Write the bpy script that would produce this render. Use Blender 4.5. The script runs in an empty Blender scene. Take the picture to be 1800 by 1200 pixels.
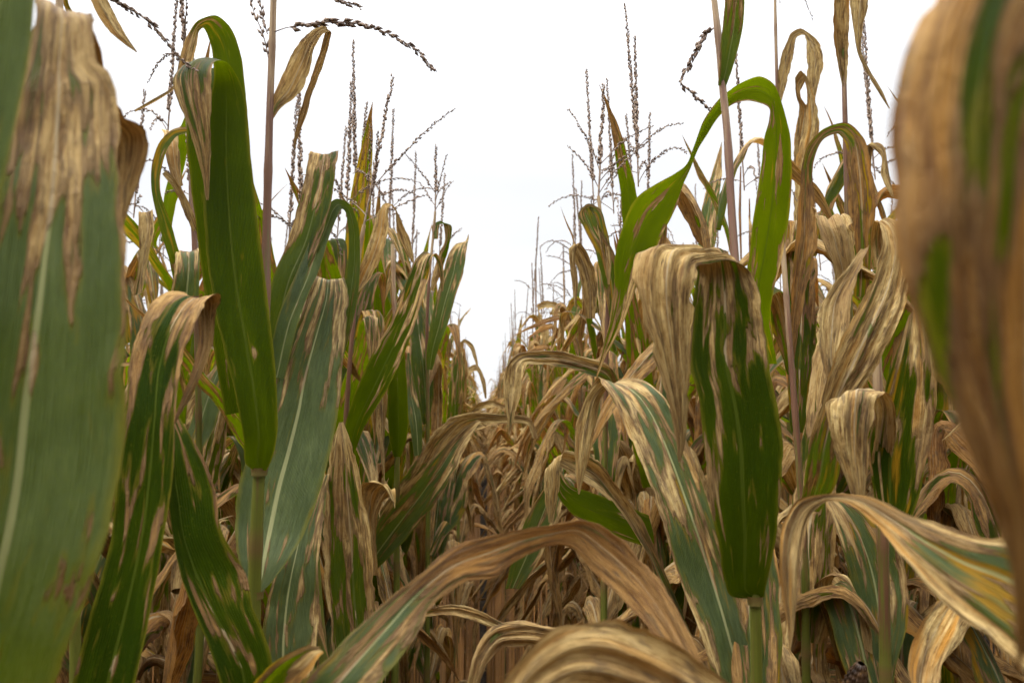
import bpy, math, random
import numpy as np
from mathutils import Vector, Matrix, Euler

# ------------------------------------------------------------------ camera, sky, sun, exposure
SC = bpy.context.scene
COL = SC.collection
FPX = 1386.0                       # focal length in pixels of the 1800 px wide photograph
CAM_Z = 1.2
cam_d = bpy.data.cameras.new('camera')
cam = bpy.data.objects.new('camera', cam_d)
COL.objects.link(cam)
cam_d.sensor_width = 36.0
cam_d.lens = 36.0 * FPX / 1800.0
cam_d.clip_start = 0.02
cam_d.clip_end = 600
cam.location = (0, 0, CAM_Z)
cam.rotation_euler = Euler((math.radians(90) + math.atan(135 / FPX), 0, -math.atan(50 / FPX)), 'XYZ')
cam_d.dof.use_dof = True
cam_d.dof.focus_distance = 1.5
cam_d.dof.aperture_fstop = 7.2
SC.camera = cam
CM = np.array(cam.rotation_euler.to_matrix())

SUN_EL, SUN_AZ = math.radians(55), math.radians(245)
world = bpy.data.worlds.new('World')
SC.world = world
world.use_nodes = True
wn, wl = world.node_tree.nodes, world.node_tree.links
wn.clear()
w_out = wn.new('ShaderNodeOutputWorld')
w_bg = wn.new('ShaderNodeBackground')
w_sky = wn.new('ShaderNodeTexSky')
w_sky.sky_type = 'NISHITA'
w_sky.sun_disc = False
w_sky.sun_elevation = SUN_EL
w_sky.sun_rotation = SUN_AZ
w_tc = wn.new('ShaderNodeTexCoord')
w_map = wn.new('ShaderNodeMapping')
w_map.inputs['Scale'].default_value = (1.0, 1.0, 3.5)
w_nz = wn.new('ShaderNodeTexNoise')
w_nz.inputs['Scale'].default_value = 1.6
w_nz.inputs['Detail'].default_value = 4
w_rmp = wn.new('ShaderNodeValToRGB')
w_rmp.color_ramp.elements[0].position = 0.3
w_rmp.color_ramp.elements[0].color = (8.9, 9.15, 9.7, 1)
w_rmp.color_ramp.elements[1].position = 0.65
w_rmp.color_ramp.elements[1].color = (10.3, 10.35, 10.5, 1)
w_mix = wn.new('ShaderNodeMix')
w_mix.data_type = 'RGBA'
w_mix.inputs[0].default_value = 0.93           # overcast: cloud covers the blue almost wholly
wl.new(w_tc.outputs['Generated'], w_map.inputs['Vector'])
wl.new(w_map.outputs['Vector'], w_nz.inputs['Vector'])
wl.new(w_nz.outputs['Fac'], w_rmp.inputs['Fac'])
wl.new(w_sky.outputs['Color'], w_mix.inputs[6])
wl.new(w_rmp.outputs['Color'], w_mix.inputs[7])
w_sep = wn.new('ShaderNodeSeparateXYZ')          # an overcast sky is about three times brighter overhead than at the horizon
w_mr = wn.new('ShaderNodeMapRange'); w_mr.interpolation_type = 'SMOOTHSTEP'
for _i, _v in enumerate((0.28, 1.0, 0.565, 2.9)): w_mr.inputs[1 + _i].default_value = _v
w_mul = wn.new('ShaderNodeMix'); w_mul.data_type = 'RGBA'; w_mul.blend_type = 'MULTIPLY'; w_mul.inputs[0].default_value = 1.0
wl.new(w_tc.outputs['Generated'], w_sep.inputs[0])
wl.new(w_sep.outputs['Z'], w_mr.inputs[0])
wl.new(w_mix.outputs[2], w_mul.inputs[6])
wl.new(w_mr.outputs[0], w_mul.inputs[7])
wl.new(w_mul.outputs[2], w_bg.inputs['Color'])
w_bg.inputs['Strength'].default_value = 0.1
wl.new(w_bg.outputs['Background'], w_out.inputs['Surface'])

sun_d = bpy.data.lights.new('sun', 'SUN')
sun_d.energy = 1.4
sun_d.angle = math.radians(14)
sun_d.color = (1.0, 0.95, 0.88)
sun = bpy.data.objects.new('sun', sun_d)
COL.objects.link(sun)
_sd = Vector((math.sin(SUN_AZ) * math.cos(SUN_EL), math.cos(SUN_AZ) * math.cos(SUN_EL), math.sin(SUN_EL)))
sun.rotation_euler = _sd.to_track_quat('Z', 'Y').to_euler()

SC.view_settings.view_transform = 'Standard'
SC.view_settings.look = 'None'
SC.view_settings.exposure = 0.90
SC.view_settings.gamma = 1.0
SC.cycles.max_bounces = 4
SC.cycles.diffuse_bounces = 2
SC.cycles.glossy_bounces = 2
SC.cycles.transmission_bounces = 2
SC.cycles.use_denoising = True
SC.cycles.use_adaptive_sampling = True
SC.cycles.adaptive_threshold = 0.035
SC.cycles.adaptive_min_samples = 16

# ------------------------------------------------------------------ materials
def nodes_of(name):
    m = bpy.data.materials.new(name)
    m.use_nodes = True
    nt = m.node_tree
    nt.nodes.clear()
    return m, nt

class G:
    """small helper to write node graphs as expressions"""
    def __init__(self, nt):
        self.nt = nt
    def n(self, t, **kw):
        x = self.nt.nodes.new(t)
        for k, v in kw.items():
            setattr(x, k, v)
        return x
    def put(self, sock, v):
        if hasattr(v, 'links') or isinstance(v, bpy.types.NodeSocket):
            self.nt.links.new(v, sock)
        else:
            sock.default_value = v
    def math(self, op, a, b=0.0, c=None, clamp=False):
        x = self.n('ShaderNodeMath', operation=op, use_clamp=clamp)
        self.put(x.inputs[0], a); self.put(x.inputs[1], b)
        if c is not None: self.put(x.inputs[2], c)
        return x.outputs[0]
    def mr(self, v, a, b, c=0.0, d=1.0, smooth=True):
        x = self.n('ShaderNodeMapRange', interpolation_type='SMOOTHSTEP' if smooth else 'LINEAR')
        self.put(x.inputs[0], v)
        for i, q in enumerate((a, b, c, d)): self.put(x.inputs[1 + i], q)
        return x.outputs[0]
    def mix(self, f, a, b, mode='MIX'):
        x = self.n('ShaderNodeMix', data_type='RGBA', blend_type=mode)
        self.put(x.inputs[0], f)
        self.put(x.inputs[6], a if not isinstance(a, tuple) else (*a, 1))
        self.put(x.inputs[7], b if not isinstance(b, tuple) else (*b, 1))
        return x.outputs[2]
    def attr(self, name):
        x = self.n('ShaderNodeAttribute', attribute_name=name)
        return x.outputs['Fac']
    def vec(self, x, y, z):
        c = self.n('ShaderNodeCombineXYZ')
        self.put(c.inputs[0], x); self.put(c.inputs[1], y); self.put(c.inputs[2], z)
        return c.outputs[0]
    def noise(self, v, scale=1.0, detail=3.0, rough=0.5, dist=0.0):
        x = self.n('ShaderNodeTexNoise')
        self.put(x.inputs['Vector'], v)
        x.inputs['Scale'].default_value = scale
        x.inputs['Detail'].default_value = detail
        x.inputs['Roughness'].default_value = rough
        x.inputs['Distortion'].default_value = dist
        return x.outputs['Fac']
    def ramp(self, f, stops):
        x = self.n('ShaderNodeValToRGB')
        e = x.color_ramp.elements
        while len(e) < len(stops): e.new(0.5)
        for i, (p, c) in enumerate(stops):
            e[i].position = p; e[i].color = (*c, 1)
        self.put(x.inputs[0], f)
        return x.outputs[0]

def leaf_material():
    m, nt = nodes_of('corn_leaf_blade')
    g = G(nt)
    out = g.n('ShaderNodeOutputMaterial')
    uv = g.n('ShaderNodeUVMap', uv_map='UVMap')
    sep = g.n('ShaderNodeSeparateXYZ')
    nt.links.new(uv.outputs[0], sep.inputs[0])
    U, S = sep.outputs[0], sep.outputs[1]          # metres across and along the blade
    lu = g.attr('lu'); dead = g.attr('dead'); seed = g.attr('sd'); pale = g.attr('pale'); org = g.attr('org')
    oi = g.n('ShaderNodeObjectInfo')
    rnd = oi.outputs['Random']
    z = g.math('ADD', seed, g.math('MULTIPLY', rnd, 37.0))
    def st(ku, ks, off=0.0, detail=3.0, rough=0.5, dist=0.0):
        return g.noise(g.vec(g.math('MULTIPLY', U, ku), g.math('MULTIPLY', S, ks), g.math('ADD', z, off)), 1.0, detail, rough, dist)
    n1 = st(82, 11, 0, 2.5, 0.5, 0.5)          # lesions: long islands between the veins
    nb = st(34, 8, 5, 2.0)                          # broad areas
    nf = st(640, 34, 9, 2.0, 0.6)                        # fibres
    ns = st(250, 26, 13, 4.0, 0.65)                  # streaks
    nw = st(95, 55, 21, 4.0, 0.65)                   # weathering
    nsp = st(900, 420, 33, 1.0)                     # specks
    cn = lambda x, k: g.math('MULTIPLY', g.math('SUBTRACT', x, 0.5), k)
    val = g.math('ADD', 0.5, g.math('ADD', cn(n1, 1.5), g.math('ADD', cn(nb, 0.55), cn(nf, 0.2))))
    rdead = g.math('ADD', dead, g.math('MULTIPLY', g.math('SUBTRACT', rnd, 0.5), 0.12))
    q = g.math('ADD', val, g.math('MULTIPLY', g.math('SUBTRACT', rdead, 0.5), 0.62))
    M = g.mr(q, 0.495, 0.53)
    halo = g.math('MULTIPLY', g.mr(q, 0.40, 0.50), g.math('SUBTRACT', 1.0, M))
    rim = g.math('MULTIPLY', g.mr(q, 0.49, 0.52), g.math('SUBTRACT', 1.0, g.mr(q, 0.54, 0.74)))
    geo = g.n('ShaderNodeNewGeometry')
    upper = g.math('SUBTRACT', 1.0, geo.outputs['Backfacing'])    # upper face painted paler: its own tone plus the sky light on it
    # living tissue
    gd = g.ramp(g.math('ADD', g.math('MULTIPLY', nb, 0.7), g.math('MULTIPLY', nf, 0.3)),
                [(0.25, (0.006, 0.015, 0.0003)), (0.5, (0.011, 0.025, 0.0004)), (0.75, (0.026, 0.046, 0.0008))])
    gp = g.ramp(g.math('ADD', g.math('MULTIPLY', nb, 0.6), g.math('MULTIPLY', nf, 0.4)),
                [(0.25, (0.046, 0.064, 0.026)), (0.5, (0.070, 0.092, 0.040)), (0.75, (0.108, 0.132, 0.060))])
    green = g.mix(g.math('MULTIPLY', pale, upper), gd, gp)
    vein = g.math('POWER', g.math('ABSOLUTE', g.math('SINE', g.math('MULTIPLY', U, 1450.0))), 6.0)
    green = g.mix(1.0, green, g.ramp(g.math('ADD', g.math('MULTIPLY', ns, 0.6), g.math('MULTIPLY', nw, 0.4)), [(0.3, (0.62, 0.62, 0.62)), (0.5, (1.0, 1.0, 1.0)), (0.7, (1.5, 1.42, 1.3))]), 'MULTIPLY')
    green = g.mix(g.math('MULTIPLY', vein, 0.28), green, (0.05, 0.08, 0.012))
    spk = g.math('MULTIPLY', g.mr(nsp, 0.66, 0.72), 0.5)
    green = g.mix(spk, green, (0.09, 0.10, 0.008))
    edge = g.mr(g.math('ADD', g.math('ABSOLUTE', lu), cn(ns, 0.25)), 0.84, 1.02)
    green = g.mix(g.math('MULTIPLY', edge, 0.6), green, (0.16, 0.14, 0.012))
    yel = g.mr(g.math('ADD', cn(st(80, 9, 41, 3.0), 1.7), g.math('MULTIPLY', g.math('MINIMUM', org, 1.0), 0.62)), 0.42, 0.66)
    green = g.mix(yel, green, g.mix(ns, (0.25, 0.165, 0.009), (0.30, 0.115, 0.006)))
    green = g.mix(g.math('MULTIPLY', halo, 0.55), green, (0.15, 0.11, 0.014))
    # dead tissue
    dd = g.ramp(g.math('ADD', 0.5, g.math('ADD', cn(ns, 0.72), g.math('ADD', cn(nw, 0.45), g.math('ADD', cn(nf, 0.35), cn(nb, 0.40))))),
                [(0.24, (0.038, 0.016, 0.004)), (0.35, (0.160, 0.084, 0.023)), (0.45, (0.325, 0.207, 0.064)), (0.60, (0.55, 0.400, 0.160)), (0.80, (0.51, 0.390, 0.185))])
    dd = g.mix(g.mr(nw, 0.54, 0.72, 0, 0.55), dd, (0.135, 0.070, 0.020))
    bro = g.mr(st(18, 5, 55, 2.0), 0.50, 0.64)
    dd = g.mix(g.math('MULTIPLY', bro, 0.55), dd, g.mix(ns, (0.08, 0.036, 0.009), (0.40, 0.22, 0.07)))
    dd = g.mix(g.attr('rust'), dd, g.mix(1.0, dd, (0.52, 0.31, 0.11), 'MULTIPLY'))          # older blades gone rusty brown; also paints in shade low down
    mould = g.math('MULTIPLY', g.mr(st(140, 30, 61, 4.0, 0.65), 0.54, 0.66), 0.7)
    dd = g.mix(mould, dd, (0.085, 0.050, 0.022))
    oran = g.math('MULTIPLY', g.mr(st(75, 7, 71, 2.0), 0.5, 0.66), g.math('MINIMUM', org, 1.0))
    dd = g.mix(oran, dd, (0.40, 0.185, 0.022))
    dd = g.mix(g.math('MULTIPLY', vein, 0.16), dd, (0.52, 0.42, 0.29))
    dd = g.mix(g.math('MULTIPLY', rim, 0.78), dd, g.mix(nf, (0.075, 0.036, 0.012), (0.20, 0.125, 0.058)))
    col = g.mix(M, green, dd)
    # midrib
    lt = g.attr('lt')
    mw = g.math('MULTIPLY', g.math('SUBTRACT', 1.02, lt), 0.088)
    ab = g.math('ABSOLUTE', lu)
    rib = g.math('SUBTRACT', 1.0, g.mr(ab, g.math('MULTIPLY', mw, 0.55), mw))
    ribc = g.mix(g.math('MULTIPLY', pale, upper), g.mix(nf, (0.045, 0.068, 0.006), (0.085, 0.10, 0.012)), g.mix(nf, (0.28, 0.29, 0.12), (0.46, 0.44, 0.22)))
    ribc = g.mix(M, ribc, g.mix(ns, (0.26, 0.18, 0.09), (0.50, 0.41, 0.25)))
    col = g.mix(g.math('MULTIPLY', rib, 0.85), col, ribc)
    # bump: veins, fibres, crumple
    h = g.math('ADD', g.math('MULTIPLY', vein, 0.25), g.math('ADD', g.math('MULTIPLY', nf, 0.5), g.math('MULTIPLY', g.math('ADD', ns, nw), g.math('ADD', 0.3, g.math('MULTIPLY', M, 1.5)))))
    bump = g.n('ShaderNodeBump')
    bump.inputs['Strength'].default_value = 0.8
    bump.inputs['Distance'].default_value = 0.003
    nt.links.new(h, bump.inputs['Height'])
    pr = g.n('ShaderNodeBsdfPrincipled')
    nt.links.new(col, pr.inputs['Base Color'])
    g.put(pr.inputs['Roughness'], g.mr(M, 0, 1, 0.48, 0.75, False))
    g.put(pr.inputs['Specular IOR Level'], g.math('ADD', g.mr(M, 0, 1, 0.04, 0.14, False), g.math('MULTIPLY', g.math('MULTIPLY', pale, upper), 0.12)))
    nt.links.new(bump.outputs[0], pr.inputs['Normal'])
    tr = g.n('ShaderNodeBsdfTranslucent')
    # light let through: living blades glow yellow green, papery dead ones warm tan
    tg = g.mix(nb, (0.105, 0.160, 0.0006), (0.21, 0.26, 0.001))
    tg = g.mix(g.math('MULTIPLY', vein, 0.45), tg, (0.05, 0.085, 0.001))
    tg = g.mix(yel, tg, (0.36, 0.23, 0.012))
    tg = g.mix(g.math('MULTIPLY', edge, 0.6), tg, (0.28, 0.24, 0.015))
    tg = g.mix(g.math('MULTIPLY', rib, 0.5), tg, (0.06, 0.085, 0.006))
    tcol = g.mix(M, tg, g.mix(1.0, col, (1.35, 0.98, 0.5), 'MULTIPLY'))
    nt.links.new(tcol, tr.inputs['Color'])
    nt.links.new(bump.outputs[0], tr.inputs['Normal'])
    ms = g.n('ShaderNodeMixShader')
    g.put(ms.inputs[0], g.math('MULTIPLY', g.mr(M, 0, 1, 0.46, 0.20, False), g.math('MULTIPLY', g.attr('thin'), g.math('SUBTRACT', 1.0, g.math('MULTIPLY', pale, 0.55)))))
    nt.links.new(pr.outputs[0], ms.inputs[1]); nt.links.new(tr.outputs[0], ms.inputs[2])
    nt.links.new(ms.outputs[0], out.inputs['Surface'])
    return m

def stalk_material():
    m, nt = nodes_of('corn_stalk')
    g = G(nt)
    out = g.n('ShaderNodeOutputMaterial')
    uv = g.n('ShaderNodeUVMap', uv_map='UVMap')
    sep = g.n('ShaderNodeSeparateXYZ'); nt.links.new(uv.outputs[0], sep.inputs[0])
    U, S = sep.outputs[0], sep.outputs[1]
    rnd = g.n('ShaderNodeObjectInfo').outputs['Random']
    node = g.attr('nd'); hf = g.attr('hf'); dry = g.attr('dry')
    z = g.math('MULTIPLY', rnd, 31.0)
    fib = g.noise(g.vec(g.math('MULTIPLY', U, 60.0), g.math('MULTIPLY', S, 5.0), z), 1.0, 3.0)
    blo = g.noise(g.vec(g.math('MULTIPLY', U, 6.0), g.math('MULTIPLY', S, 9.0), z), 1.0, 3.0, 0.6)
    gr = g.mix(fib, (0.055, 0.065, 0.006), (0.14, 0.145, 0.018))
    rd = g.mix(fib, (0.075, 0.026, 0.014), (0.185, 0.085, 0.042))
    tn = g.mix(fib, (0.22, 0.13, 0.055), (0.46, 0.34, 0.19))
    c = g.mix(g.mr(g.math('ADD', hf, g.math('MULTIPLY', g.math('SUBTRACT', blo, 0.5), 0.5)), 0.62, 0.80), gr, rd)
    c = g.mix(g.mr(g.math('ADD', hf, g.math('MULTIPLY', g.math('SUBTRACT', blo, 0.5), 0.3)), 0.86, 0.98), c, tn)
    c = g.mix(g.mr(g.math('ADD', dry, g.math('MULTIPLY', g.math('SUBTRACT', blo, 0.5), 1.2)), 0.55, 0.85), c, tn)
    c = g.mix(g.mr(g.math('MULTIPLY', blo, fib), 0.33, 0.42, 0, 0.6), c, (0.09, 0.05, 0.025))
    c = g.mix(g.math('MULTIPLY', node, 0.65), c, (0.14, 0.065, 0.03))
    bump = g.n('ShaderNodeBump'); bump.inputs['Strength'].default_value = 0.4; bump.inputs['Distance'].default_value = 0.001
    nt.links.new(fib, bump.inputs['Height'])
    pr = g.n('ShaderNodeBsdfPrincipled')
    nt.links.new(c, pr.inputs['Base Color']); pr.inputs['Roughness'].default_value = 0.5
    pr.inputs['Specular IOR Level'].default_value = 0.4
    nt.links.new(bump.outputs[0], pr.inputs['Normal'])
    nt.links.new(pr.outputs[0], out.inputs['Surface'])
    return m

def tassel_material():
    m, nt = nodes_of('dry_tassel')
    g = G(nt)
    out = g.n('ShaderNodeOutputMaterial')
    tc = g.n('ShaderNodeTexCoord')
    n = g.noise(tc.outputs['Object'], 160.0, 2.0)
    c = g.ramp(n, [(0.3, (0.090, 0.055, 0.040)), (0.5, (0.19, 0.125, 0.085)), (0.72, (0.33, 0.24, 0.155))])
    pr = g.n('ShaderNodeBsdfPrincipled')
    nt.links.new(c, pr.inputs['Base Color']); pr.inputs['Roughness'].default_value = 0.7
    nt.links.new(pr.outputs[0], out.inputs['Surface'])
    return m

def soil_material():
    m, nt = nodes_of('dark_soil')
    g = G(nt)
    out = g.n('ShaderNodeOutputMaterial')
    tc = g.n('ShaderNodeTexCoord')
    a = g.noise(tc.outputs['Object'], 9.0, 6.0, 0.65)
    b = g.noise(tc.outputs['Object'], 70.0, 4.0, 0.6)
    c = g.ramp(g.math('ADD', g.math('MULTIPLY', a, 0.5), g.math('MULTIPLY', b, 0.5)),
               [(0.35, (0.010, 0.007, 0.005)), (0.5, (0.026, 0.018, 0.012)), (0.65, (0.055, 0.039, 0.026))])
    bump = g.n('ShaderNodeBump'); bump.inputs['Strength'].default_value = 0.9; bump.inputs['Distance'].default_value = 0.02
    nt.links.new(b, bump.inputs['Height'])
    pr = g.n('ShaderNodeBsdfPrincipled')
    nt.links.new(c, pr.inputs['Base Color']); pr.inputs['Roughness'].default_value = 0.95; pr.inputs['Specular IOR Level'].default_value = 0.08
    nt.links.new(bump.outputs[0], pr.inputs['Normal'])
    nt.links.new(pr.outputs[0], out.inputs['Surface'])
    return m

M_LEAF, M_STALK, M_TASSEL, M_SOIL = leaf_material(), stalk_material(), tassel_material(), soil_material()

def kernel_material():
    m, nt = nodes_of('dark_kernels')
    g = G(nt)
    out = g.n('ShaderNodeOutputMaterial')
    tc = g.n('ShaderNodeTexCoord')
    n = g.noise(tc.outputs['Object'], 90.0, 2.0)
    c = g.ramp(n, [(0.35, (0.02, 0.010, 0.006)), (0.6, (0.07, 0.034, 0.014)), (0.75, (0.26, 0.15, 0.055))])
    pr = g.n('ShaderNodeBsdfPrincipled')
    nt.links.new(c, pr.inputs['Base Color']); pr.inputs['Roughness'].default_value = 0.45
    nt.links.new(pr.outputs[0], out.inputs['Surface'])
    return m
M_KERNEL = kernel_material()

# ------------------------------------------------------------------ mesh builders (numpy)
def vnoise(x, seed):
    """smooth 1-D value noise in -1..1"""
    x = np.asarray(x, float)
    i = np.floor(x).astype(np.int64)
    f = x - i
    f = f * f * (3 - 2 * f)
    def h(k):
        v = np.sin(k * 127.1 + seed * 311.7) * 43758.5453
        return (v - np.floor(v)) * 2 - 1
    return h(i) * (1 - f) + h(i + 1) * f

class Buf:
    """collects grids and loose faces with the blade attributes"""
    def __init__(self):
        self.v, self.f, self.uv, self.at = [], [], [], {}
        self.n = 0
    def add(self, V, F, UV, **at):
        V = np.asarray(V, float)
        k = len(V)
        self.f.append(np.asarray(F, np.int64) + self.n)
        self.v.append(V); self.uv.append(np.asarray(UV, float))
        for key, a in at.items():
            self.at.setdefault(key, []).append(np.broadcast_to(np.asarray(a, float), (k,)))
        self.n += k
    def mesh(self, name, mat):
        me = bpy.data.meshes.new(name)
        V = np.concatenate(self.v); F = np.concatenate(self.f); UV = np.concatenate(self.uv)
        me.vertices.add(len(V)); me.vertices.foreach_set('co', V.ravel())
        w = F.shape[1]
        me.loops.add(F.size); me.loops.foreach_set('vertex_index', F.ravel().astype(np.int32))
        me.polygons.add(len(F))
        me.polygons.foreach_set('loop_start', np.arange(0, F.size, w, dtype=np.int32))
        try: me.polygons.foreach_set('loop_total', np.full(len(F), w, dtype=np.int32))
        except Exception: pass
        me.polygons.foreach_set('use_smooth', np.ones(len(F), dtype=bool))
        me.update(calc_edges=True)
        l = me.uv_layers.new(name='UVMap')
        l.data.foreach_set('uv', UV[F.ravel()].ravel())
        for key, a in self.at.items():
            t = me.attributes.new(key, 'FLOAT', 'POINT')
            t.data.foreach_set('value', np.concatenate(a).astype(np.float32))
        me.materials.append(mat)
        me.validate()
        return me

def grid_faces(nv, nu, flip=False):
    i = np.arange(nv - 1)[:, None] * nu + np.arange(nu - 1)[None, :]
    q = np.stack([i, i + 1, i + 1 + nu, i + nu], -1).reshape(-1, 4)
    return q[:, ::-1] if flip else q

def unit(a):
    return a / np.maximum(np.linalg.norm(a, axis=-1, keepdims=True), 1e-9)

def tube(path, rad, nseg=10):
    P = np.asarray(path, float); n = len(P)
    T = unit(np.gradient(P, axis=0))
    A = np.array([0.0, 1.0, 0.13])
    X = unit(np.cross(T, A)); Y = np.cross(T, X)
    th = np.linspace(0, 2 * math.pi, nseg + 1)
    r = np.broadcast_to(np.asarray(rad, float), (n,))
    V = P[:, None] + r[:, None, None] * (np.cos(th)[None, :, None] * X[:, None] + np.sin(th)[None, :, None] * Y[:, None])
    s = np.concatenate([[0], np.cumsum(np.linalg.norm(np.diff(P, axis=0), axis=1))])
    UV = np.stack(np.broadcast_arrays((th / (2 * math.pi))[None, :], s[:, None]), -1)
    return V.reshape(-1, 3), grid_faces(n, nseg + 1), UV.reshape(-1, 2), np.repeat(s, nseg + 1)

def catmull(P, n, s=None):
    """resample the rows of P along chord length s"""
    P = np.asarray(P, float)
    if s is None:
        s = np.concatenate([[0], np.cumsum(np.linalg.norm(np.diff(P[:, :3], axis=0), axis=1) + 1e-6)])
    m = np.gradient(P, s, axis=0, edge_order=1)
    # limit tangents a little so that tight folds do not overshoot
    x = np.linspace(0, s[-1], n)
    k = np.clip(np.searchsorted(s, x, side='right') - 1, 0, len(s) - 2)
    h = (s[k + 1] - s[k])[:, None]; t = ((x - s[k])[:, None]) / h
    t2, t3 = t * t, t * t * t
    return (2 * t3 - 3 * t2 + 1) * P[k] + (t3 - 2 * t2 + t) * h * m[k] * 0.9 + (-2 * t3 + 3 * t2) * P[k + 1] + (t3 - t2) * h * m[k + 1] * 0.9, x

def prof(stops, t):
    a = np.array(stops, float)
    return np.interp(t, a[:, 0], a[:, 1])

def at(px, py, d):
    """the world point at axial depth d behind pixel (px, py) of the photograph"""
    c = np.array([(px - 900) / FPX * d, -(py - 600) / FPX * d, -d])
    return CM @ c + np.array([0, 0, CAM_Z])

def blade(buf, Lw, Rw, mid, seed, dead, ch=0.12, ripple=0.06, pleat=0.02, edge=0.15, pale=1.0, org=0.0, flip=False, nu=17, freq=16.0, mdead=None, thin=1.0, rust=0.0):
    """a blade strung between its two edges: channelled at the midrib, rippled at the margins"""
    nv = len(Lw)
    C = (Lw + Rw) / 2
    T = unit(np.gradient(C, axis=0))
    W = np.linalg.norm(Rw - Lw, axis=1)
    N = unit(np.cross(Rw - Lw, T))
    s = np.concatenate([[0], np.cumsum(np.linalg.norm(np.diff(C, axis=0), axis=1))])
    t = s / s[-1]
    u = np.linspace(0, 1, nu)[None, :]
    m = mid[:, None]
    lu = np.where(u < m, u / m - 1, (u - m) / (1 - m))
    a = np.abs(lu)
    off = -ch * (1 - a ** 1.25) * W[:, None]
    side = np.where(lu < 0, 0.0, 7.3)
    ph = s[:, None] * freq
    rp = np.where(lu < 0, vnoise(ph, seed + 1.0) + 0.45 * vnoise(ph * 2.3, seed + 3.0), vnoise(ph, seed + 2.0) + 0.45 * vnoise(ph * 2.3, seed + 4.0))
    fade = np.clip(np.minimum(t / 0.08, 1), 0, 1)[:, None]
    off = off + ripple * rp * a ** 2 * W[:, None] * fade
    pl = vnoise(u * 9 + vnoise(s[:, None] * 5, seed + 8) * 0.7, seed + 5) + 0.6 * vnoise(u * 19 + vnoise(s[:, None] * 7, seed + 9) * 0.6, seed + 6)
    d_t = prof(dead, t)[:, None]
    off = off + pleat * pl * W[:, None] * np.clip(d_t * 1.3, 0.1, 1.2) * fade
    dm = np.clip(d_t * 1.3 - 0.3, 0, 1)
    off = off + 0.020 * W[:, None] * dm * (vnoise(u * 7 + s[:, None] * 23, seed + 11) + vnoise(u * 11 - s[:, None] * 37, seed + 12)) * fade
    rag = np.clip(vnoise(s[:, None] * 55 + np.where(lu < 0, 0, 40), seed + 13) - 0.1, 0, 1) * 0.10 + np.clip(vnoise(s[:, None] * 160 + np.where(lu < 0, 0, 40), seed + 14), 0, 1) * 0.035
    uu = u - np.sign(lu) * np.clip((a - 0.7) / 0.3, 0, 1) * rag * (0.15 + dm) * fade
    V = Lw[:, None] + (Rw - Lw)[:, None] * uu[..., None] + N[:, None] * off[..., None]
    Wm = max(W.max(), 0.03)
    Uc = np.broadcast_to(lu * 0.5 * Wm, (nv, nu))
    UV = np.stack([Uc, np.broadcast_to(s[:, None], (nv, nu))], -1)
    D = d_t + edge * (a ** 2.5) * np.ones((nv, 1))
    if mdead is not None:
        D = D + mdead[0] * (lu < 0) * a + mdead[1] * (lu > 0) * a
    buf.add(V.reshape(-1, 3), grid_faces(nv, nu, flip), UV.reshape(-1, 2), lu=np.broadcast_to(lu, (nv, nu)).ravel(),
            lt=np.repeat(t, nu), dead=np.clip(D, -0.3, 1.3).ravel(), sd=seed * 3.17 % 50, pale=pale, org=org, thin=thin, rust=np.repeat(prof(rust, t), nu) if isinstance(rust, list) else rust)

SEED = [0]
def traced_leaf(st, dead, mid=0.5, nv=None, **kw):
    """a blade from stations (left edge, right edge, depth): its two margins as seen, each at its own distance"""
    SEED[0] += 1
    rows = []
    for q in st:
        xl, yl, xr, yr, dl = q[:5]
        dr = q[5] if len(q) > 5 else dl
        rows.append(np.concatenate([at(xl, yl, dl), at(xr, yr, dr)]))
    rows = np.array(rows)
    C = (rows[:, :3] + rows[:, 3:]) / 2
    s = np.concatenate([[0], np.cumsum(np.linalg.norm(np.diff(C, axis=0), axis=1) + 0.25 * np.linalg.norm(np.diff(rows[:, :3] - rows[:, 3:], axis=0), axis=1) + 1e-6)])
    n = nv or int(np.clip(s[-1] * 170, 36, 130))
    R, x = catmull(rows, n, s)
    t = x / x[-1]
    md = np.full(n, mid) if not isinstance(mid, (list, tuple)) else prof(mid, t)
    b = Buf()
    blade(b, R[:, :3], R[:, 3:], md, kw.pop('seed', SEED[0] * 1.7), dead, **kw)
    return b

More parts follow.
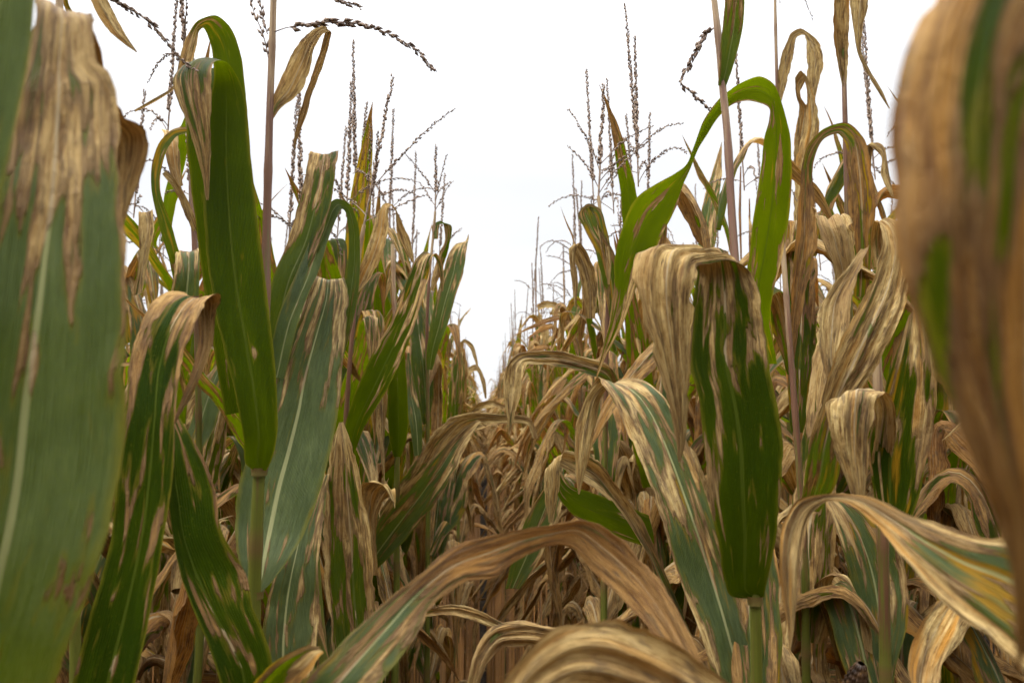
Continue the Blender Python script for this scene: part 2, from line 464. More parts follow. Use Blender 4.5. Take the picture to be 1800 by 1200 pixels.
def grown_leaf(buf, rng, L, W, base, az, e0, droop, brk=None, brk_ang=2.0, twist=0.0, dead=((0, 0), (1, 1)), curl=0.5, nv=30, nu=9,
               ripple=0.08, pleat=0.05, org=0.0, pale=1.0, edge=0.15, sway=0.0, rust=0.0, thin=1.0):
    """a blade grown from its node: rises at e0, droops, may be broken over at brk"""
    t = np.linspace(0, 1, nv)
    e = e0 - droop * t ** 1.4
    if brk is not None:
        e = e - brk_ang * (1 / (1 + np.exp(-(t - brk) / 0.022)))
    e = np.maximum(e, -1.62 + 0.12 * vnoise(t * 3, rng.random() * 50))
    e = e + (0.08 + 0.12 * min(dead[-1][1], 1) * min(1.0, dead[0][1] + 0.3)) * vnoise(t * 7, rng.random() * 90)
    a = az + sway * t ** 1.5 + 0.15 * vnoise(t * 3, rng.random() * 90)
    r = twist * t ** 1.3 + 0.25 * vnoise(t * 4, rng.random() * 90)
    T = np.stack([np.cos(e) * np.cos(a), np.cos(e) * np.sin(a), np.sin(e)], -1)
    S0 = np.stack([-np.sin(a), np.cos(a), 0 * a], -1)
    N0 = np.cross(T, S0)
    S = S0 * np.cos(r)[:, None] + N0 * np.sin(r)[:, None]
    N = np.cross(S, T)
    ds = L / (nv - 1)
    C = np.asarray(base) + np.concatenate([[[0, 0, 0]], np.cumsum((T[1:] + T[:-1]) / 2 * ds, axis=0)])
    w = W * (0.45 + 0.55 * np.clip(t / 0.22, 0, 1) ** 0.7) * np.clip(1 - t ** 2.4, 0.015, 1)
    d_t = prof(dead, t)
    cu = (curl * np.clip(d_t, 0.1, 1) ** 1.0 + 1.5 * np.exp(-t / 0.06)) * (1 + 0.5 * vnoise(t * 4, rng.random() * 60))
    u = np.linspace(-1, 1, nu)[None, :]
    cc = np.maximum(np.abs(cu), 0.05)[:, None]
    X = np.sin(cc * u) / cc * 0.5 * w[:, None]
    Z = -(1 - np.cos(cc * u)) / cc * 0.5 * w[:, None] * -1.0
    au = np.abs(u)
    sd = rng.random() * 100
    s = t[:, None] * L
    rp = np.where(u < 0, vnoise(s * 17, sd) + 0.5 * vnoise(s * 41, sd + 1), vnoise(s * 17, sd + 2) + 0.5 * vnoise(s * 41, sd + 3))
    Z = Z + (ripple * rp * au ** 2 + pleat * np.clip(d_t, 0.1, 1)[:, None] * vnoise(u * 4 + vnoise(s * 6, sd + 5), sd + 6) + 0.06 * au) * w[:, None]
    dm = np.clip(d_t * 1.3 - 0.3, 0, 1)[:, None]
    Z = Z + 0.05 * w[:, None] * dm * (vnoise(u * 3 + s * 21, sd + 11) + vnoise(u * 5 - s * 33, sd + 12))
    X = X * (1 - dm * np.clip(au - 0.7, 0, 1) * np.clip(vnoise(s * 45 + np.where(u < 0, 0, 40), sd + 13), 0, 1) * 0.9)
    V = C[:, None] + S[:, None] * X[..., None] + N[:, None] * Z[..., None]
    UV = np.stack([np.broadcast_to(u * W / 2, (nv, nu)), np.broadcast_to(s, (nv, nu))], -1)
    D = d_t[:, None] + edge * au ** 2.5
    buf.add(V.reshape(-1, 3), grid_faces(nv, nu, True), UV.reshape(-1, 2), lu=np.broadcast_to(u, (nv, nu)).ravel(), lt=np.repeat(t, nu),
            dead=np.clip(D, -0.3, 1.3).ravel(), sd=sd % 50, pale=pale, org=org, thin=thin, rust=rust)

def spikelets(buf, path, rng, dens=260, size=0.0085, loose=0.5, rad=0.0014):
    """a tassel branch: thin axis with little pointed spikelets along it"""
    P = np.asarray(path, float)
    s = np.concatenate([[0], np.cumsum(np.linalg.norm(np.diff(P, axis=0), axis=1))])
    V, F, UV, _ = tube(P, np.linspace(rad, rad * 0.45, len(P)), 5)
    buf.add(V, F, UV)
    L = s[-1]
    n = int(L * dens)
    if n < 1: return
    T = unit(np.gradient(P, axis=0))
    Vs, Fs = [], []
    for k in range(n):
        x = (k + rng.random()) / n * L
        p = np.array([np.interp(x, s, P[:, i]) for i in range(3)])
        tg = unit(np.array([np.interp(x, s, T[:, i]) for i in range(3)]))
        q = np.array([rng.gauss(0, 1) for _ in range(3)])
        nrm = unit(q - tg * q.dot(tg))
        dr = unit(tg * (1.0 - 0.15 * loose) + nrm * (0.30 + loose * 0.45 * rng.random()) + np.array([0, 0, -0.25 * loose * rng.random()]))
        l = size * (0.75 + 0.6 * rng.random()) * (1 - 0.35 * x / L)
        sx = unit(np.cross(dr, nrm)); sy = np.cross(dr, sx)
        w = l * 0.21
        c = p + dr * l * 0.42 + nrm * rad
        b = len(Vs)
        Vs += [p + nrm * rad * 0.5, c + sx * w, c + sy * w, c - sx * w, c - sy * w, p + dr * l]
        for i in range(4):
            j = (i + 1) % 4
            Fs += [[b, b + 1 + i, b + 1 + j, b + 1 + j], [b + 5, b + 1 + j, b + 1 + i, b + 1 + i]]
    # triangles are written as quads with a split last edge so that one buffer holds both
    Vs = np.array(Vs); Fs = np.array(Fs)
    tri = Fs[:, :3]
    mids = (Vs[tri[:, 1]] + Vs[tri[:, 2]]) / 2
    Vq = np.concatenate([Vs, mids])
    Fq = np.stack([tri[:, 0], tri[:, 1], len(Vs) + np.arange(len(tri)), tri[:, 2]], -1)
    buf.add(Vq, Fq, np.zeros((len(Vq), 2)))

def link(name, me, parent=None, loc=None):
    o = bpy.data.objects.new(name, me)
    COL.objects.link(o)
    if parent is not None: o.parent = parent
    if loc is not None: o.location = loc
    return o

def thing(name, label, cat, loc, group=None):
    o = bpy.data.objects.new(name, None)
    COL.objects.link(o)
    o.empty_display_size = 0.1
    o.location = loc
    o['label'] = label; o['category'] = cat
    if group: o['group'] = group
    return o

def shifted(buf, off):
    for v in buf.v: v -= np.asarray(off)
    return buf

def stalk_buf(path, r0, r1, nodes, seed=0.0, dry=0.0, nseg=10, n=60):
    P, x = catmull(np.asarray(path, float), n)
    t = np.linspace(0, 1, n)
    r = r0 + (r1 - r0) * t ** 0.8
    nd = np.zeros(n)
    for h in nodes:
        nd = np.maximum(nd, np.exp(-((t - h) / 0.009) ** 2))
    r = r * (1 + 0.15 * nd + 0.05 * vnoise(t * 11, seed))
    V, F, UV, _ = tube(P, r, nseg)
    b = Buf()
    b.add(V, F, UV, nd=np.repeat(nd, nseg + 1), hf=np.repeat(t, nseg + 1), dry=dry)
    return b

def drooping(p, d0, L, rng, n=12, sag=1.4):
    """a tassel branch path from p in direction d0, sagging under its weight"""
    d = unit(np.asarray(d0, float)); P = [np.asarray(p, float)]
    for k in range(n):
        d = unit(d + np.array([rng.gauss(0, .05), rng.gauss(0, .05), -sag / n * (0.5 + k / n)]))
        P.append(P[-1] + d * L / n)
    return np.array(P)

def make_tassel(parent, base, up, L, rng, branches=6, dens=300, spread=0.7, sag=1.2, size=0.0085, detail=True):
    """tassel (central spike) with each side branch as its own sub-part"""
    up = unit(np.asarray(up, float))
    base = np.asarray(base, float)
    b = Buf()
    n = 12
    tip = base + up * L
    path = np.array([base + (tip - base) * i / (n - 1) + np.array([vnoise(i * .4, rng.random() * 9), vnoise(i * .4, 3.0), 0]) * 0.004 * i / n for i in range(n)])
    spikelets(b, path[3:], rng, dens * 1.9, size * 1.4, 0.42, 0.0018)
    V, F, UV, _ = tube(path[:4], 0.0022, 6); b.add(V, F, UV)
    t = link('tassel', shifted(b, (0, 0, 0)).mesh('tassel', M_TASSEL), parent)
    for k in range(branches):
        f = 0.02 + 0.26 * k / max(branches - 1, 1)
        p = base + up * L * f
        az = k * 2.4 + rng.random()
        sp = spread * (0.55 + 0.8 * rng.random())
        d = up * math.cos(sp) + np.array([math.cos(az), math.sin(az), 0]) * math.sin(sp)
        bb = Buf()
        bl = L * (0.42 + 0.35 * rng.random())
        P = drooping(p, d, bl, rng, 12, sag * (0.3 + rng.random()))
        spikelets(bb, P[2:], rng, dens * 0.85, size * 1.15, 0.55, 0.0012)
        V, F, UV, _ = tube(P[:3], 0.0011, 5); bb.add(V, F, UV)
        link('branch', bb.mesh('branch', M_TASSEL), t)
    return t

def make_ear(parent, p, az, tilt, L, r, seed, bare=False):
    """an ear wrapped in dry husk, a few husk tips flaring at its end"""
    rng = random.Random(seed)
    d = np.array([math.cos(az) * math.cos(tilt), math.sin(az) * math.cos(tilt), math.sin(tilt)])
    n = 16
    t = np.linspace(0, 1, n)
    P = np.asarray(p) + d * (t[:, None] * L)
    rad = r * np.sin(np.clip(0.12 + t * 0.86, 0, 1) * math.pi) ** 0.55 * (1 + 0.06 * np.sin(t * 9))
    V, F, UV, _ = tube(P, rad, 14)
    UV = UV * np.array([0.16, 1.0])
    b = Buf()
    k = len(V)
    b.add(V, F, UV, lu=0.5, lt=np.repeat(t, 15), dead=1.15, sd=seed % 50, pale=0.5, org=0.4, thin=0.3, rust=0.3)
    for j in range(4):
        a0 = j * 1.6 + rng.random()
        grown_leaf(b, rng, L * 0.75, r * 1.6, np.asarray(p) + d * L * 0.55, a0, tilt + 0.3 * (j % 2) - 0.2, 0.9, dead=((0, 1.1), (1, 1.2)), nv=12, nu=5, curl=1.0)
    e = link('ear', b.mesh('ear', M_LEAF), parent)
    return e

def make_cob(parent, p, d, L, r):
    """a bare cob of dark dented kernels among torn husk"""
    d = unit(np.asarray(d, float))
    n, k = 60, 57
    t = np.linspace(0, 1, n)
    P = np.asarray(p) + d * (t[:, None] * L)
    rad = r * np.clip(np.sin(np.clip(0.2 + t * 0.78, 0, 1) * math.pi), 0, 1) ** 0.45
    V, F, UV, _ = tube(P, rad, k - 1)
    V = V.reshape(n, k, 3)
    th = np.linspace(0, 2 * math.pi, k)
    bump = 0.80 + 0.24 * np.abs(np.sin(th * 7))[None, :] ** 0.6 * np.abs(np.sin(t * 15 * math.pi))[:, None] ** 0.6
    V = P[:, None] + (V - P[:, None]) * bump[..., None]
    b = Buf(); b.add(V.reshape(-1, 3), F, UV)
    c = link('cob', b.mesh('cob', M_KERNEL), parent)
    rng = random.Random(4)
    for j in range(5):
        h = Buf()
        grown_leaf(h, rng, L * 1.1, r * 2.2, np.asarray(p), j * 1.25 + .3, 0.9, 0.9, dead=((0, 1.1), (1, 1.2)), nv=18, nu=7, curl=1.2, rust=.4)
        link('husk', h.mesh('husk', M_LEAF), c)
    return c

# ------------------------------------------------------------------ the setting: soil
def soil():
    b = Buf()
    def sheet(x, y, amp):
        X, Y = np.meshgrid(x, y)
        Z = amp * (vnoise(X * 5.1 + 3 * vnoise(Y * 3.3, 2), 1) * vnoise(Y * 4.7, 4) + 0.55 * vnoise(X * 17 + Y * 5, 5) * vnoise(Y * 19 - X * 4, 6) + 0.3 * vnoise(X * 43 + Y * 11, 7) * vnoise(Y * 39, 8))
        Z = Z + 0.035 * np.cos((X - 0.02) / 0.76 * 2 * math.pi + math.pi) * (np.abs(X) < 6)
        V = np.stack([X, Y, Z], -1).reshape(-1, 3)
        b.add(V, grid_faces(len(y), len(x)), np.zeros((len(V), 2)))
    x = np.concatenate([-np.geomspace(1, 150, 24)[::-1] - 3, np.linspace(-4, 4, 200), np.geomspace(1, 150, 24) + 3])
    y = np.concatenate([np.linspace(-120, -9, 12), np.linspace(-8, 0.9, 12), np.linspace(1, 9, 260), np.geomspace(9.2, 300, 40)])
    sheet(x, y, 0.022)
    o = link('soil_ground', b.mesh('soil_ground', M_SOIL))
    o['kind'] = 'structure'
soil()

# ------------------------------------------------------------------ grown plants (rows of the field)
def leaf_params(rng, f, vit, row=None):
    """how one leaf of a plant looks, from its height f (0..1) on the stalk and the plant's vigour"""
    L = (0.50 + 0.30 * math.sin(math.pi * min(f + 0.08, 1))) * rng.uniform(0.82, 1.12)
    W = (0.058 + 0.030 * math.sin(math.pi * min(f + 0.1, 1))) * rng.uniform(0.85, 1.15)
    x = vit + 0.75 * (f - 0.55) + rng.uniform(-0.28, 0.28)
    k = dict(L=L, W=W, org=rng.choice([0, 0.15, 0.3, 0.5, 0.65, 0.8]), pale=rng.uniform(0.0, 0.8))
    k['rust'] = rng.uniform(0.2, 0.85) if f < 0.55 else rng.choice([0, 0, 0.1, 0.25, 0.5, 0.8])  # lower blades browner with age, and darkened in place of shade
    k['thin'] = 1.5 if f > 0.5 else 0.9
    if x < 0.42:
        b = rng.uniform(0.04, 0.36) if f < 0.4 else rng.uniform(0.08, 0.42)
        k.update(e0=rng.uniform(1.0, 1.38), droop=rng.uniform(0.1, 0.7), brk=b, brk_ang=rng.uniform(1.5, 2.7), twist=rng.uniform(-2.2, 2.2),
                 curl=rng.uniform(0.8, 2.2), dead=((0, rng.uniform(.72, 1.05)), (0.3, 0.92), (1, 1.12)), ripple=0.20, pleat=0.22, sway=rng.uniform(-.8, .8))
        k['W'] *= 0.85 if f > .5 else 0.7
        if rng.random() < 0.3: k['L'] *= rng.uniform(0.5, 0.8)
    elif x < 0.72:
        k.update(e0=rng.uniform(1.05, 1.35), droop=rng.uniform(0.2, 0.9), brk=rng.uniform(0.3, 0.68), brk_ang=rng.uniform(1.4, 2.6), twist=rng.uniform(-1.3, 1.3),
                 curl=rng.uniform(0.5, 1.3), dead=((0, rng.uniform(.15, .5)), (0.35, rng.uniform(.35, .65)), (0.6, 0.85), (1, 1.1)), ripple=0.12, pleat=0.10, sway=rng.uniform(-.5, .5))
    else:
        k.update(e0=rng.uniform(1.05, 1.42), droop=rng.uniform(0.25, 1.1), brk=rng.choice([None, rng.uniform(0.55, 0.8)]), brk_ang=rng.uniform(1.2, 2.5), twist=rng.uniform(-0.9, 0.9),
                 curl=0.45, dead=((0, rng.uniform(0.0, .2)), (0.5, rng.uniform(.15, .45)), (0.8, rng.uniform(.5, .8)), (1, 1.05)), ripple=0.09, pleat=0.05, sway=rng.uniform(-.4, .4))
    return k

def plant_plan(rng, vit):
    n = rng.randint(12, 14)
    top = 1.46 + rng.uniform(-0.05, 0.06)
    hs = [0.12 + (top - 0.12) * (i / (n - 1)) ** 1.12 + rng.uniform(-0.012, 0.012) for i in range(n)]
    lean = (rng.uniform(-0.06, 0.06), rng.uniform(-0.06, 0.06))
    zt = 1.74
    path = [(lean[0] * (z / zt) ** 1.6 + 0.006 * math.sin(z * 9), lean[1] * (z / zt) ** 1.6 + 0.006 * math.cos(z * 7), z) for z in np.linspace(-0.03, zt, 14)]
    az0 = rng.uniform(0, 0.5)
    leaves = []
    for i, h in enumerate(hs):
        f = h / top
        k = leaf_params(rng, f, vit)
        k['az'] = az0 + math.pi * i + rng.uniform(-0.5, 0.5)
        k['base'] = (np.interp(h, [p[2] for p in path], [p[0] for p in path]), np.interp(h, [p[2] for p in path], [p[1] for p in path]), h)
        leaves.append(k)
    return hs, path, leaves

VARIANTS = []
def make_variant(i):
    rng = random.Random(1000 + i)
    vit = [0.30, 0.74, 0.45, 0.90, 0.36, 0.62, 0.22, 0.82, 0.52, 0.70, 0.32, 0.98, 0.42, 0.60][i % 14]
    hs, path, leaves = plant_plan(rng, vit)
    v = {'leaf': [], 'pts': [], 'vit': vit}
    v['stalk'] = stalk_buf(path, 0.0125, 0.0035, [h / 1.74 for h in hs], i, 0.25 + 0.5 * (1 - vit) * rng.random(), 9, 56).mesh('stalk', M_STALK)
    for k in leaves:
        b = Buf(); kk = dict(k)
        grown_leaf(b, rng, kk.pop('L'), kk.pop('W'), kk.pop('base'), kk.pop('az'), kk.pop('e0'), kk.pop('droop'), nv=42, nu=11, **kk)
        v['pts'].append(np.concatenate(b.v)[::5])
        v['leaf'].append(b.mesh('leaf', M_LEAF))
    # tassel: the whole as one mesh for far plants, spike and branches apart for near ones
    L = rng.uniform(0.34, 0.44)
    base = np.array(path[-1]); up = unit(np.array([rng.gauss(0, .05), rng.gauss(0, .05), 1]))
    def spike(bb):
        P = np.array([base + up * L * j / 11 for j in range(12)])
        spikelets(bb, P[2:], rng, 560, 0.0128, 0.45, 0.0020)
        a, F, UV, _ = tube(P[:3], 0.0022, 6); bb.add(a, F, UV)
    one = Buf(); spike(one); v['spike'] = one.mesh('tassel', M_TASSEL)
    v['branch'] = []
    whole = Buf(); whole.v = list(one.v); whole.f = list(one.f); whole.uv = list(one.uv); whole.n = one.n
    for k in range(rng.randint(2, 4)):
        p = base + up * L * (0.02 + 0.035 * k)
        az = k * 2.4 + rng.random(); sp = 0.40 + 0.75 * rng.random()
        P = drooping(p, up * math.cos(sp) + np.array([math.cos(az), math.sin(az), 0]) * math.sin(sp), L * (0.28 + 0.32 * rng.random()), rng, 11, rng.uniform(0.6, 2.8))
        bb = Buf(); spikelets(bb, P[2:], rng, 260, 0.0105, 0.55, 0.0011)
        a, F, UV, _ = tube(P[:3], 0.0011, 5); bb.add(a, F, UV)
        v['branch'].append(bb.mesh('branch', M_TASSEL))
        for a, F, UV in zip(bb.v, bb.f, bb.uv): whole.v.append(a); whole.f.append(F + whole.n); whole.uv.append(UV)
        whole.n += bb.n
    v['tassel'] = whole.mesh('tassel', M_TASSEL)
    v['ear_at'] = (path[7], rng.uniform(0, 6.28), rng.uniform(-1.2, 0.9), rng.uniform(0.17, 0.22), rng.uniform(0.022, 0.028)) if i % 2 == 0 else None
    return v
for i in range(14): VARIANTS.append(make_variant(i))
EARS = {}

def place_variant(i, loc, rz, sc, label, group=None, name='corn_plant', near=False, leaves=None, tilt=(0, 0), tassel=True):
    v = VARIANTS[i]
    r = thing(name, label, 'corn plant', loc, group)
    r.rotation_euler = (tilt[0], tilt[1], rz); r.scale = sc
    link('stalk', v['stalk'], r)
    for j, me in enumerate(v['leaf']):
        if leaves is None or leaves(j, len(v['leaf'])): link('leaf', me, r)
    if tassel:
        if near:
            t = link('tassel', v['spike'], r)
            for me in v['branch']: link('branch', me, t)
        else:
            link('tassel', v['tassel'], r)
    if v['ear_at'] and near:
        if i not in EARS:
            e = make_ear(r, *v['ear_at'], seed=i); EARS[i] = e.data
        else:
            link('ear', EARS[i], r)
    return r

# ------------------------------------------------------------------ the plants nearest the camera, blade by blade
def traced_branches(root, base, lists, seed):
    rng = random.Random(seed)
    t = None
    for pts, rad, dens, size, loose in lists:
        P, _ = catmull(np.array([at(*p) for p in pts]) - base, 26)
        b = Buf()
        spikelets(b, P, rng, dens, size, loose, rad)
        if t is None:
            t = link('tassel', b.mesh('tassel', M_TASSEL), root)
        else:
            link('branch', b.mesh('branch', M_TASSEL), t)

def hero(label, stalk, leaves, r0=0.0115, r1=0.005, tassel=None, branches=None, cob=None, collars=(), low=0, low_top=0.95, seed=1, dry=0.2, vit=0.1, low_az=None):
    rng = random.Random(seed)
    W = [at(*p) for p in stalk]
    b0 = W[0]
    base = np.array([b0[0] + rng.uniform(-.02, .02), b0[1] + rng.uniform(-.02, .02), 0.0])
    pts = [base + np.array([0, 0, -0.03])]
    for q in (0.35, 0.7):
        pts.append(base + (b0 - base) * q)
    pts += W
    P, _ = catmull(np.array(pts), 80)
    Ltot = np.sum(np.linalg.norm(np.diff(P, axis=0), axis=1))
    r = thing('corn_plant', label, 'corn plant', base)
    nodes = np.arange(0.13, Ltot, 0.185) / Ltot
    link('stalk', shifted(stalk_buf(P - 0, r0, r1, nodes, seed, dry, 12, 110), base).mesh('stalk', M_STALK), r)
    for L in leaves:
        kw = dict(L[2]) if len(L) > 2 else {}
        link('leaf', shifted(traced_leaf(L[0], L[1], **kw), base).mesh('leaf', M_LEAF), r)
    for k in range(low):
        h = 0.2 + (low_top - 0.2) * k / max(low - 1, 1)
        kk = leaf_params(rng, min(h / 1.5, 0.5), vit)
        i = int(np.argmin(np.abs(P[:, 2] - h)))
        az = math.pi / 2 + rng.uniform(-1.15, 1.15) if low_az is None else low_az + rng.uniform(-.6, .6)
        b = Buf()
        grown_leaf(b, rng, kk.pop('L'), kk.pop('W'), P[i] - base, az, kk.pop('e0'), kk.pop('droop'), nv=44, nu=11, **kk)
        link('leaf', b.mesh('leaf', M_LEAF), r)
    for px, py, d, w in collars:                  # the brown collar where a blade leaves its sheath
        c = at(px, py, d) - base
        n = 9
        q = np.linspace(0, 1, n)
        V, F, UV, _ = tube(np.array([c + np.array([0, 0, -0.006 + 0.011 * a]) for a in q]), w * (0.96 + 0.14 * q ** 2), 14)
        b = Buf(); b.add(V, F, UV, nd=0.55 + 0.45 * np.repeat(q, 15), hf=0.3, dry=0.3)
        link('leaf_collar', b.mesh('leaf_collar', M_STALK), r)
    if cob:
        c = at(*cob)
        make_cob(r, c - base, (0.1, -0.35, 0.9), 0.13, 0.021)
    if branches: traced_branches(r, base, branches, seed)
    if tassel:
        tb = P[-1] - base
        make_tassel(r, tb, rng=rng, **tassel)
    return r

GREEN = [(0, .02), (.6, .06), (.85, .18), (1, .5)]
DEAD = [(0, .95), (1, 1.1)]

# far left, nearly touching the lens
hero('huge pale green corn plant at the far left, its broad out-of-focus leaf blotched grey brown',
     [(-330, 1500, .52), (-350, 600, .55), (-360, 0, .58)],
     [([(-170, 1460, 40, 1420, .52), (-150, 1250, 92, 1215, .48), (-130, 1120, 130, 1110, .46), (-115, 980, 182, 975, .45), (-105, 850, 212, 850, .45), (-95, 700, 225, 690, .45),
        (-70, 560, 227, 560, .45), (-50, 430, 227, 430, .455), (-25, 320, 222, 330, .46), (0, 225, 210, 215, .47), (20, 150, 195, 128, .475), (40, 112, 172, 112, .48),
        (50, 60, 166, 62, .485), (58, 12, 167, 34, .49), (60, -12, 166, 24, .51), (70, 10, 170, 60, .55), (120, 190, 215, 190, .60), (160, 232, 258, 240, .63), (172, 300, 240, 330, .63), (196, 410, 214, 415, .62)],
       [(0, .06), (.18, .06), (.28, .12), (.42, .30), (.5, .42), (.58, .64), (.68, .92), (1, 1.1)], dict(rust=.3, mid=[(0, .42), (.25, .34), (.5, .42), (1, .45)], pale=1.0, ch=.10, ripple=.03, pleat=.02, nv=150, nu=25, seed=2.4)),
      ([(-250, 900, -120, 900, .40), (-190, 600, -40, 560, .37), (-140, 330, 20, 260, .36), (-110, 120, 55, 90, .36), (-80, -60, 70, -60, .36)],
       [(0, 0), (1, .1)], dict(pale=1.0, ripple=.03))],
     low=0, seed=11, vit=.6)

# second from the left, dark folded blade
hero("dark green corn plant behind the huge left leaf, blade folded over with brown stripes",
     [(95, 1500, .76), (60, 900, .80), (40, 500, .84)],
     [([(90, 1420, 190, 1430, .73), (110, 1310, 212, 1310, .73), (125, 1200, 238, 1195, .73), (160, 1080, 266, 1060, .74), (190, 960, 290, 940, .75), (206, 830, 306, 820, .76), (220, 730, 310, 720, .77),
        (224, 640, 322, 640, .785), (245, 565, 350, 555, .80), (270, 524, 374, 520, .82), (296, 509, 386, 516, .835), (325, 514, 388, 530, .85), (342, 548, 380, 560, .855), (348, 600, 372, 612, .85), (334, 660, 348, 672, .83), (302, 744, 306, 748, .81)],
       [(0, .05), (.3, .17), (.5, .25), (.62, .45), (.74, .75), (1, 1.1)], dict(mid=.52, pale=.0, thin=.2, ch=.14, ripple=.045, nu=21, nv=130, edge=.1, mdead=(0, .12), rust=.6))],  # rust deepens the dead stripes, painting in the shadow on this blade
     low=3, low_top=.6, seed=12, vit=.6)

# third: lower dark leaf, plus the foreground arch and the yellow leaf at the bottom edge
hero('low corn plant at the bottom left bearing the brown leaf that arches across the furrow',
     [(452, 1480, .84), (452, 1330, .85), (446, 1260, .86)],
     [([(408, 1400, 456, 1400, .84), (398, 1290, 472, 1290, .83), (386, 1190, 478, 1160, .83), (345, 1085, 440, 1055, .84), (318, 1010, 430, 1005, .85), (302, 940, 392, 935, .86), (294, 865, 378, 858, .87),
        (291, 800, 352, 795, .88), (290, 745, 318, 738, .9), (272, 690, 292, 694, .92), (262, 660, 266, 660, .93)],
       [(0, .05), (.5, .2), (.8, .2), (1, .5)], dict(mid=[(0, .5), (.25, .36), (.5, .14), (.7, .1), (1, .3)], rust=.8, pale=.0, thin=.2, ch=.2, ripple=.06, nu=21, edge=.16)),
      ([(440, 1440, 470, 1470, .80), (440, 1350, 560, 1400, .66), (470, 1265, 610, 1310, .585), (538, 1192, 664, 1206, .58), (620, 1108, 724, 1128, .60), (700, 1034, 766, 1066, .62), (780, 972, 818, 1022, .63),
        (850, 938, 872, 1014, .645), (925, 924, 912, 985, .66), (985, 919, 960, 962, .67), (1032, 911, 1000, 962, .68), (1078, 934, 1040, 1002, .68), (1138, 988, 1095, 1055, .67), (1186, 1062, 1144, 1112, .65), (1226, 1142, 1190, 1172, .63), (1252, 1215, 1230, 1230, .61)],
       [(0, -.02), (.32, .10), (.46, .34), (.55, .62), (.64, 1.0), (1, 1.15)], dict(mid=.45, pale=.9, ch=.06, ripple=.08, pleat=.022, nu=25, nv=150, org=.35, rust=[(0, .1), (.5, .2), (.64, .9), (1, .7)], flip=False, seed=7.7)),
      ([(445, 1440, 470, 1450, .82), (420, 1310, 480, 1340, .64), (430, 1225, 490, 1255, .62), (470, 1172, 524, 1204, .615), (510, 1146, 548, 1174, .615), (540, 1134, 562, 1152, .62), (562, 1136, 570, 1146, .63)],
       [(0, .3), (.6, .45), (1, .9)], dict(mid=.4, pale=.3, org=.85, ripple=.04, flip=True))],
     r0=.010, r1=.007, low=3, low_top=.6, seed=13, vit=.3)

